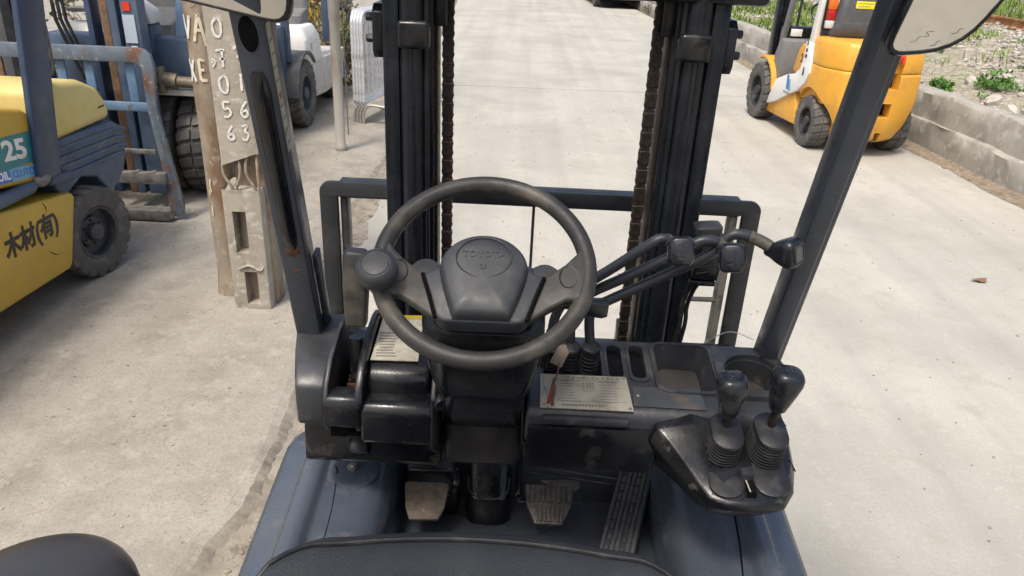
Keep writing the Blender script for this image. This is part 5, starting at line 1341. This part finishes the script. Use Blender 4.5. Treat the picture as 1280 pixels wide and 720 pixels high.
# lower side body, step, white panel, hood side
m_ = MB(); m_.prism([(.50, .14), (.52, .30), (.20, .44), (-.05, .48), (-.26, .50), (-.33, .40), (-.38, .17)], 'x', -.52, .52); m_.build('frame_side', M_ORG, O, bevel=.015)
m_ = MB(); m_.prism([(-.20, .45), (-.28, .62), (-.50, .75), (-.9, .80), (-.9, .50)], 'x', -.47, .47); m_.build('inner_body', M_ORG, O, bevel=.01)
wp = [(.47, .235), (.44, .33), (.30, .555), (.0, .655), (-.22, .70), (-.34, .78), (-.37, .90), (-.37, 1.06), (-.49, 1.06), (-.56, .90), (-.585, .76), (-.52, .645), (-.36, .54), (-.10, .44), (.2, .315)]
m_ = MB(); m_.prism(wp, 'x', -.548, -.50); wpn = m_.build('side_stripe_panel', M_WHITEPT, O, bevel=.008)
m_ = MB(); m_.prism([(.15, .68), (.06, .94), (-.02, 1.0), (-.42, 1.02), (-.42, .80), (-.25, .70), (0, .655)], 'x', -.44, .44); hs = m_.build('seat_hood', M_ORG, O, bevel=.025, seg=3)
text('side_number', '25', .13, M_BLACKPT, hs, (-.4415, -.11, .845), (0, -1, .0), (0, 0, 1), ext=.0008, offset=.003)
m_ = MB(); m_.prism([(-.06, .505), (-.03, .66), (-.09, .66), (-.13, .505)], 'x', -.5505, -.549); m_.build('blue_decal', M_DECBLUE, wpn)
m_ = MB(); m_.prism([(-.125, .50), (-.09, .62), (-.15, .62), (-.19, .50)], 'x', -.5505, -.549); m_.build('light_blue_decal', M_CYAN, wpn)
m_ = MB()
for k in range(7): m_.box((-.5505, -.23 + .035 * k, .455 - .012 * k * -1 * 0), (-.549, -.21 + .035 * k, .478))
m_.build('small_print', M_PRINTGREY, wpn)
m_ = MB(); m_.prism([(-.42, .72), (-.43, .80), (-.46, .80), (-.47, .72)], 'x', -.551, -.549); m_.build('pillar_slot', M_GREYPL, wpn)
for k, z in enumerate((.90, .96, 1.03)):
    m_ = MB(); m_.box((-.551, -.46 + .01 * k, z), (-.549, -.41, z + .035)); m_.build('stencil_mark', M_BLACKPT, wpn)
for s in (-1, 1):
    m_ = MB(); m_.bar((s * .50, -.43, 1.0), (s * .49, -.52, 2.12), .06, .105, (0, 1, 0)); rp = m_.build('rear_pillar', M_WHITEPT, O, bevel=.012)
    m_ = MB(); m_.bar((s * .46, .62, .62), (s * .45, .30, 2.12), .055, .07, (0, 1, 0)); m_.build('front_pillar', M_GREYCOWL, O, bevel=.012)
    m_ = MB(); m_.box((s * .475 - .03, -.55, 2.09), (s * .475 + .03, .34, 2.14)); m_.build('roof_rail', M_GREYCOWL, O, bevel=.01)
    wheel(O, (s * .43, -.66, .272), .272, .19, s, M_RIMDK, 20)
    wheel(O, (s * .49, .78, .335), .335, .22, s, M_RIMDK, 20)
    for x in (.26, .33):
        m_ = MB(); m_.box((s * x - .03, 1.12, .1), (s * x + .03, 1.25, 2.1)); m_.build('mast_rail', M_MAST, O, bevel=.008)
# tail lamp on the white pillar
m_ = MB(); m_.box((-.475, -.60, 1.30), (-.39, -.545, 1.40)); tl = m_.build('tail_lamp', M_LENSR, O, bevel=.008)
m_ = MB(); m_.box((-.475, -.60, 1.402), (-.39, -.545, 1.50)); m_.build('lens', M_LENSO, tl, bevel=.008)
m_ = MB(); m_.box((-.475, -.60, 1.22), (-.39, -.545, 1.298)); m_.build('lens', M_LENSW, tl, bevel=.008)
m_ = MB(); m_.box((-.49, -.55, 1.20), (-.38, -.52, 1.51)); m_.build('lamp_back', M_PLAST, tl, bevel=.006)
# seat seen from behind with yellow label
st_ = stack([(-.12, -.40, 1.14, .58, .50, .08), (-.12, -.42, 1.19, .60, .54, .1), (-.12, -.58, 1.24, .56, .22, .07), (-.12, -.60, 1.42, .52, .16, .06), (-.12, -.58, 1.66, .44, .12, .05), (-.12, -.57, 1.70, .34, .08, .03)]).build('seat', M_GREYPL, O, sharp=50)
m_ = MB(); m_.box((-.34, -.692, 1.20), (.10, -.672, 1.30)); m_.build('seat_back_panel', M_GREYPL, st_, bevel=.01)
m_ = MB(); m_.box((-.24, -.684, 1.43), (-.05, -.676, 1.50)); m_.build('yellow_label', M_YSTK, st_, bevel=.002)
m_ = MB()
for k in range(8): m_.box((-.225 + .021 * k, -.6855, 1.475), (-.212 + .021 * k, -.684, 1.487))
for k in range(6): m_.box((-.215 + .021 * k, -.6855, 1.447), (-.202 + .021 * k, -.684, 1.457))
m_.build('label_print', M_PRINTGREY, st_)
# grey cowl, floor step, front fender, dash, steering column, hydraulic hoses
m_ = MB(); m_.prism([(.42, .28), (.34, .60), (.38, .98), (.50, 1.0), (.62, .80), (.55, .45), (.50, .28)], 'x', -.50, .50); m_.build('cowl', M_GREYCOWL, O, bevel=.015)
m_ = MB(); m_.box((-.52, .02, .40), (.52, .44, .43)); m_.build('floor_step', M_GREYPL, O, bevel=.008)
secs = []
for k in range(8):
    a = pi * (.35 + .60 * k / 7)
    y = .78 + .40 * cos(a); z = .335 + .40 * sin(a)
    secs.append([(-.56, y, z), (-.30, y, z), (-.30, y + .02 * cos(a), z + .025), (-.56, y + .02 * cos(a), z + .025)])
m_ = MB(); m_.loft(secs); m_.build('front_fender', M_ORG, O, sharp=40)
m_ = MB(); m_.box((-.44, .50, .95), (.44, .72, 1.12)); m_.build('dash', M_PLAST, O, bevel=.02)
m_ = MB(); m_.box((-.40, .47, 1.02), (-.27, .50, 1.10)); m_.build('white_label', M_WHITEPT, O, bevel=.002)
m_ = MB(); m_.tube([(-.10, .55, 1.05), (-.10, .34, 1.28)], .035, 12); m_.build('steering_column', M_PLAST, O)
MWo = frame((-.10, .33, 1.29), (0, -.7, .72)); m_ = MB(); secs = []
for k in range(33):
    a = 2 * pi * k / 32; c = Vector((cos(a), sin(a), 0)); secs.append([c * (.16 + .014 * cos(2 * pi * j / 8)) + Vector((0, 0, .014 * sin(2 * pi * j / 8))) for j in range(8)])
m_.loft(secs, cap=False, M=MWo); m_.build('steering_wheel', M_PLAST, O)
for x in (-.22, -.12, .1):
    m_ = MB(); m_.tube(smooth_path([(x, 1.05, .7), (x - .02, 1.0, 1.1), (x, 1.04, 1.6), (x, 1.1, 2.1)]), .016, 8); m_.build('hydraulic_hose', M_RUBBER, O)
m_ = MB(); m_.box((-.40, -.40, .2), (.40, .70, .42)); m_.build('chassis', M_PLAST, O, bevel=.02)

# ---------------------------------------------------------------- rusty tube post and broken concrete pole
M_POLE = mat('rust_stained_pole', (.27, .225, .168), .85, var=.2, scale=5, col2=(.165, .10, .056), lo=.46, hi=.62, scale2=3.2, col3=(.36, .33, .28), lo3=.58, hi3=.70, scale3=18, bump=.6, bscale=50, stretch=(1.3, 1.3, .75))
M_POLEC = mat('pole_concrete', (.32, .288, .235), .9, var=.16, scale=6, col2=(.22, .192, .15), lo=.52, hi=.68, scale2=7, col3=(.44, .42, .37), lo3=.55, hi3=.68, scale3=20, bump=.8, bscale=40)
M_GRAF = mat('brushed_white_paint', (.62, .61, .56), .7, var=.1, scale=30, col2=(.38, .35, .29), lo=.54, hi=.66, scale2=45)
M_GRAFOLD = mat('stained_white_paint', (.62, .55, .42), .7, var=.12, scale=30, col2=(.45, .30, .14), lo=.60, hi=.70, scale2=30)
pc = yardloc(-1.685, 3.95)
PB = thing('rusty_pole', 'rust-stained round pole marked VA XE in white paint, beside broken concrete pole', 'pole', pc, 0, None, KS)
m_ = MB(); secs = []
for k in range(61):
    z = k * .05; r_ = .0755 + .004 * noise.noise((z * 3, 1, 1)) + (.012 * max(0, .15 - z) / .15)
    secs.append([(r_ * cos(a) * (1 + .03 * noise.noise((cos(a) * 2, sin(a) * 2, z * 4))), r_ * sin(a) * (1 + .03 * noise.noise((cos(a) * 2, sin(a) * 2, z * 4))), z) for a in [2 * pi * j / 28 for j in range(28)]])
m_.loft(secs); m_.build('pole_shaft', M_POLE, PB, sharp=60)
def stroke_cyl(pts, r_, w_):
    """painted stroke wrapped on a cylinder facing -y; pts in (arc metres, z)"""
    q = MB(); P_ = smooth_path([(a, b, 0) for a, b in pts], 5); top_, bot_ = [], []
    for i, p in enumerate(P_):
        d = (P_[min(i + 1, len(P_) - 1)] - P_[max(i - 1, 0)]); d.normalize(); nn = Vector((-d.y, d.x, 0)) * w_ * (1 + .25 * noise.noise((p.x * 40, p.y * 40, 2)))
        for lst, sgn in ((top_, 1), (bot_, -1)):
            c = p + nn * sgn; an = -pi / 2 + c.x / r_
            lst.append((r_ * cos(an), r_ * sin(an), c.y))
    q.loft([top_, bot_], closed=False, cap=False)
    return q
def letter_cyl(ch_strokes, nm, mt, parent, ox, oz, s, r_=.0815, w_=.0075):
    q = MB()
    for st in ch_strokes:
        k = stroke_cyl([(ox + a * s, oz + b * s * 1.9) for a, b in st], r_, w_); q.add(k.v, k.f)
    return q.build(nm, mt, parent, sharp=180, weld=False)
Vs = [[(0, 1), (.35, 0)], [(.35, 0), (.75, 1)]]
As = [[(0, -.05), (.45, 1), (.62, 1.02)], [(.55, 1), (.95, -.25)], [(.25, .45), (.7, .42)]]
Xs = [[(0, 1), (.7, 0)], [(.6, .98), (.1, .0)]]
Es = [[(.05, 1), (.1, .0)], [(.05, 1), (.6, .95)], [(.08, .5), (.5, .5)], [(.1, .0), (.65, .0)]]
letter_cyl(Vs, 'painted_letter_v', M_GRAF, PB, -.069, 1.415, .058)
letter_cyl(As, 'painted_letter_a', M_GRAFOLD, PB, -.010, 1.41, .058)
letter_cyl(Xs, 'painted_letter_x', M_GRAF, PB, -.069, 1.205, .058)
letter_cyl(Es, 'painted_letter_e', M_GRAFOLD, PB, -.006, 1.215, .054)
letter_cyl([[(.5, 1), (.4, .6), (.5, .2)], [(.2, .3), (.25, 0)], [(.3, -.6), (.32, -1.2)]], 'old_paint_flecks', M_GRAFOLD, PB, -.05, .60, .05, w_=.004)

# concrete pole with slots, its middle broken away to bare bars
cc = yardloc(-1.490, 3.80)
PC = thing('concrete_pole', 'broken concrete pole with slots and painted digits, steel bars bared at its middle', 'pole', cc, 0, None, KS)
def jag(poly_w, z0, z1, top_j, bot_j, seed, x0, x1, y0, y1, nm, slots=()):
    m_ = MB(); secs = []
    n = int((z1 - z0) / .02)
    ol = rrect(x1 - x0, y1 - y0, .015, 2)
    for k in range(n + 1):
        row = []
        for i, (x, y) in enumerate(ol):
            z = z0 + (z1 - z0) * k / n
            ang = math.atan2(y, x)
            if k == n: z += top_j * noise.noise((cos(ang) * 3, sin(ang) * 3, seed))
            if k == 0: z += bot_j * noise.noise((cos(ang) * 3, sin(ang) * 3, seed + 5))
            f = 1 + .014 * noise.noise((x * 9, y * 9, z * 9 + seed)) + .012 * noise.noise((x * 30, y * 30, z * 30 + seed))
            row.append(((x0 + x1) / 2 + x * f, (y0 + y1) / 2 + y * f, z))
        secs.append(row)
    m_.loft(secs)
    o = m_.build(nm, M_POLEC, PC, sharp=50)
    if slots:
        cut(o, [MB().box(a, b) for a, b in slots])
    return o
jag(None, .86, 3.0, 0, .12, 3, -.100, .112, -.06, .10, 'upper_shaft')
low_ = jag(None, -.02, .71, .13, 0, 9, -.110, .095, -.075, .09, 'lower_shaft', [((-.062, -.3, .335), (.008, .02, .570)), ((-.034, -.3, .03), (.036, .02, .225))])
m_ = MB(); m_.box((-.055, .0, .0), (.115, .13, 1.0)); m_.build('core', M_POLE, PC, bevel=.015)
for x, b in ((-.075, .02), (-.02, -.015), (.045, .02), (.085, .0)):
    m_ = MB(); m_.tube(smooth_path([(x, -.03, .58), (x + b, -.045, .68), (x - b, -.05, .78), (x, -.03, .92)]), .0075, 7); m_.build('steel_bar', mat('dusty_bar', (.26, .215, .16), .85, var=.25, scale=30), PC)
m_ = MB(); m_.tube(smooth_path([(-.06, -.078, .24), (0, -.082, .265), (.06, -.08, .24), (.09, -.06, .30)]), .007, 7); m_.build('mortar_ridge', M_POLEC, PC)
def strokes_flat(chs, nm, mt, ox, oz, s, w_=.0058):
    q = MB()
    for st in chs:
        P_ = smooth_path([(ox + a * s + rnd.uniform(-.002, .002), oz + b * s * 1.6 + rnd.uniform(-.003, .003), 0) for a, b in st], 5); t_, b_ = [], []
        for i, p in enumerate(P_):
            d = (P_[min(i + 1, len(P_) - 1)] - P_[max(i - 1, 0)]).normalized(); nn = Vector((-d.y, d.x, 0)) * w_ * (1 + .3 * noise.noise((p.x * 40, p.y * 40, 5)))
            t_.append((p.x + nn.x, -.0650, p.y + nn.y)); b_.append((p.x - nn.x, -.0650, p.y - nn.y))
        q.loft([t_, b_], closed=False, cap=False)
    return q.build(nm, mt, PC, sharp=180, weld=False)
d0 = [[(.5, 1), (.1, .75), (0, .4), (.2, .02), (.6, .0), (.85, .35), (.75, .8), (.5, 1)]]
d7 = [[(0, .85), (.1, 1), (.8, 1)], [(.55, 1), (.5, .0)], [(.2, .45), (.75, .45)]]
d5 = [[(.75, 1), (.15, 1), (.12, .55), (.6, .55), (.75, .25), (.45, .0), (.05, .08)]]
d6 = [[(.65, 1), (.25, .65), (.1, .25), (.35, .0), (.7, .18), (.6, .45), (.2, .35)]]
d3 = [[(.1, .95), (.6, .95), (.35, .6), (.7, .35), (.45, .0), (.05, .08)]]
d1 = [[(.3, 1), (.35, 0)]]
ar = [[(0, 1), (.55, .5), (.1, .0)], [(-.1, .5), (.5, .5)]]
for nm, st, ox, oz, s in (('0', d0, -.056, 1.455, .050), ('7', d7, -.050, 1.310, .050), ('0', d0, -.054, 1.190, .050), ('5', d5, -.050, 1.065, .048), ('6', d6, -.044, .950, .046),
                          ('arrow', ar, -.078, 1.31, .026), ('7', d7, .036, 1.325, .050), ('1', d1, .040, 1.20, .050), ('6', d6, .036, 1.07, .048), ('3', d3, .032, .955, .046)):
    strokes_flat(st, 'painted_digit' if nm != 'arrow' else 'painted_arrow', M_GRAF, ox, oz, s)

# thin round post with a collar
pt = thing('thin_post', 'slim pale concrete-coated post standing in front of the steel barriers', 'post', yardloc(-1.775, 7.11), 0, None, KS)
m_ = MB(); m_.lathe([(.050, 0), (.056, .02), (.056, .05), (.047, .065), (.047, 1.2), (.052, 1.21), (.052, 3.0), (0, 3.0)], None, 20); m_.build('post_shaft', mat('pale_post', (.33, .31, .265), .8, var=.12, scale=5, col2=(.25, .21, .16), lo=.55, hi=.68, scale2=5, stretch=(1, 1, .4)), pt)
m_ = MB(); m_.tube([(.075, .02, .15), (.07, .03, 1.0), (.075, .02, 2.6)], .006, 6); m_.build('conduit', M_GREYST, pt)

# ---------------------------------------------------------------- steel crowd barriers nested together
M_GALV = mat('galvanised_tube', (.66, .67, .68), .4, .45, var=.12, scale=20, col2=(.38, .385, .39), lo=.52, hi=.68, scale2=16)
names = ['first of the nested steel crowd barriers, nearest to the thin post', 'second of the nested steel crowd barriers beside thin post', 'third of the nested steel crowd barriers beside thin post', 'last of the nested steel crowd barriers, nearest to the road']
for i in range(4):
    loc = yardloc(-1.875 + .036 * i, 8.28 - .02 * i)
    b_ = thing('crowd_barrier', names[i], 'barrier', loc, -.19, 'steel crowd barriers nested by the pole', KS)
    H, Lb = 1.16, 2.0
    m_ = MB(); pth = [(0, 0, .24), (0, 0, H - .12)] + [(0, .12 - .12 * cos(a), H - .12 + .12 * sin(a)) for a in [pi / 2 * k / 5 for k in range(1, 6)]] + [(0, Lb - .12, H)] + [(0, Lb - .12 + .12 * sin(a), H - .12 + .12 * cos(a)) for a in [pi / 2 * k / 5 for k in range(1, 6)]] + [(0, Lb, .24), (0, Lb, .23), (0, 1.0, .23), (0, 0, .23)]
    m_.tube(pth, .019, 10); m_.build('frame', M_GALV, b_)
    for k in range(1, 15):
        m_ = MB(); m_.cyl((0, Lb * k / 15, .24), (0, Lb * k / 15, H - .01), .008, n=8); m_.build('bar', M_GALV, b_)
    for y in (.02, 1.7):
        m_ = MB(); m_.tube(smooth_path([(-.02, y, .0), (-.01, y, .12), (.05, y, .20), (.20, y, .20), (.30, y, .18), (.35, y, .10), (.36, y, .0)]), .016, 9); m_.build('foot', mat('dull_galvanised', (.42, .40, .36), .5, .5, var=.15, scale=20), b_)
        m_ = MB(); m_.cyl((0, y, .19), (0, y, .26), .016, n=8); m_.build('foot_socket', M_GALV, b_)

# ---------------------------------------------------------------- dry brush behind, low screen of growth along the yard
def brush(c, r_, h, n, lb, mt, nm='dry_bush'):
    o = thing(nm, lb, 'bush', c)
    m_ = MB()
    for _ in range(n):
        a = rnd.uniform(0, 6.3); q = rnd.random() ** .6 * r_; z = rnd.random() * h
        leaf_cloud(m_, (q * cos(a), q * sin(a), z), .10, 9, .07, rnd, .8)
    m_.build('leaves', mt, o, sharp=180, weld=False)
    m_ = MB()
    for _ in range(40):
        a = rnd.uniform(0, 6.3); q = rnd.random() * r_; b2 = rnd.uniform(0, 6.3)
        m_.tube([(q * cos(a) * .4, q * sin(a) * .4, 0), (q * cos(a), q * sin(a), h * .5), (q * cos(a) + .2 * cos(b2), q * sin(a) + .2 * sin(b2), h * rnd.uniform(.8, 1.15))], .006, 4)
    m_.build('twigs', M_DRY, o)
brush((-2.40, 10.2, KZ), .40, .7, 200, 'dry brown bush behind the thin post and steel barriers', M_DRY)
brush((-3.4, 11.2, KZ), .9, 1.3, 420, 'brown scrub farther behind the white forklift', M_DRY)
brush((-5.3, 10.6, KZ), 1.0, 1.5, 420, 'scrub behind the blue forklift seat at top left', mat('dull_scrub', (.12, .13, .07), .8, var=.4, scale=4, spec=.15))
brush((-7.2, 9.6, KZ), 1.2, 1.6, 420, 'scrub at far left behind dark blue forklift', mat('dull_scrub', (.12, .13, .07), .8, var=.4, scale=4, spec=.15))
yellow_truck('far_yellow_forklift', 'yellow forklift showing only as a strip far behind the thin post', (-3.75, 13.6, KZ), 0, 1.0, False)
p_ = on_road(5.0, 19.5); brush((p_[0], p_[1], 0), .5, .5, 160, 'low grey-green bush at the road edge near the distant car', mat('grey_green', (.16, .17, .10), .8, var=.35, scale=6, spec=.15), 'roadside_bush')
p_ = on_road(5.35, 23.5); brush((p_[0], p_[1], 0), .7, .8, 200, 'taller grey-green bush beyond the road edge by the distant car', mat('grey_green', (.16, .17, .10), .8, var=.35, scale=6, spec=.15), 'roadside_bush')

# ---------------------------------------------------------------- car far down the road
CR = thing('distant_car', 'dark car far down the road, only its wheels and bumper in view', 'car', (2.90, 27.2, 0), RD)
M_CAR = mat('dark_car_paint', (.035, .037, .040), .3, var=.05, coat=.4)
secs = []
for y, zb, zt, w_ in ((-2.05, .42, .72, 1.50), (-1.98, .30, .90, 1.68), (-1.4, .24, 1.0, 1.76), (0, .22, 1.02, 1.78), (1.4, .24, .95, 1.74), (1.95, .30, .80, 1.62), (2.05, .42, .66, 1.4)):
    secs.append([(x, y, (zb + zt) / 2 + z) for x, z in rrect(w_, zt - zb, .10, 3)])
m_ = MB(); m_.loft(secs); m_.build('body', M_CAR, CR, sharp=50)
secs = []
for y, zt, w_ in ((-1.75, 1.0, 1.5), (-1.1, 1.42, 1.25), (.2, 1.47, 1.25), (1.0, .98, 1.45)):
    secs.append([(x, y, .95 + (zt - .95) / 2 + z) for x, z in rrect(w_, zt - .93, .02, 2)])
m_ = MB(); m_.loft(secs); m_.build('cabin', mat('car_glass', (.03, .035, .04), .1), CR, sharp=40)
m_ = MB(); m_.box((-.75, -2.09, .36), (.75, -1.97, .52)); m_.build('bumper', M_CAR, CR, bevel=.03)
m_ = MB(); m_.box((-.30, -2.10, .40), (.30, -2.092, .50)); m_.build('number_plate', M_WHITEPT, CR)
m_ = MB(); m_.box((-.7, -1.9, .20), (.7, 1.9, .3)); m_.build('underbody', M_INSIDE, CR)
for s in (-1, 1):
    m_ = MB(); m_.box((s * .62 - .12, -2.06, .66), (s * .62 + .12, -2.0, .80)); m_.build('tail_light', M_LENSR, CR, bevel=.02)
    for y in (-1.3, 1.3):
        wheel(CR, (s * .76, y, .31), .31, .21, s, M_ZINC, 16)

# tyres under our own forklift
for s in (-1, 1):
    wheel(T, (s * .455, 1.42, .335), .335, .20, s, M_RIMDK, 20)
    wheel(T, (s * .43, -.55, .272), .272, .18, s, M_RIMDK, 20)
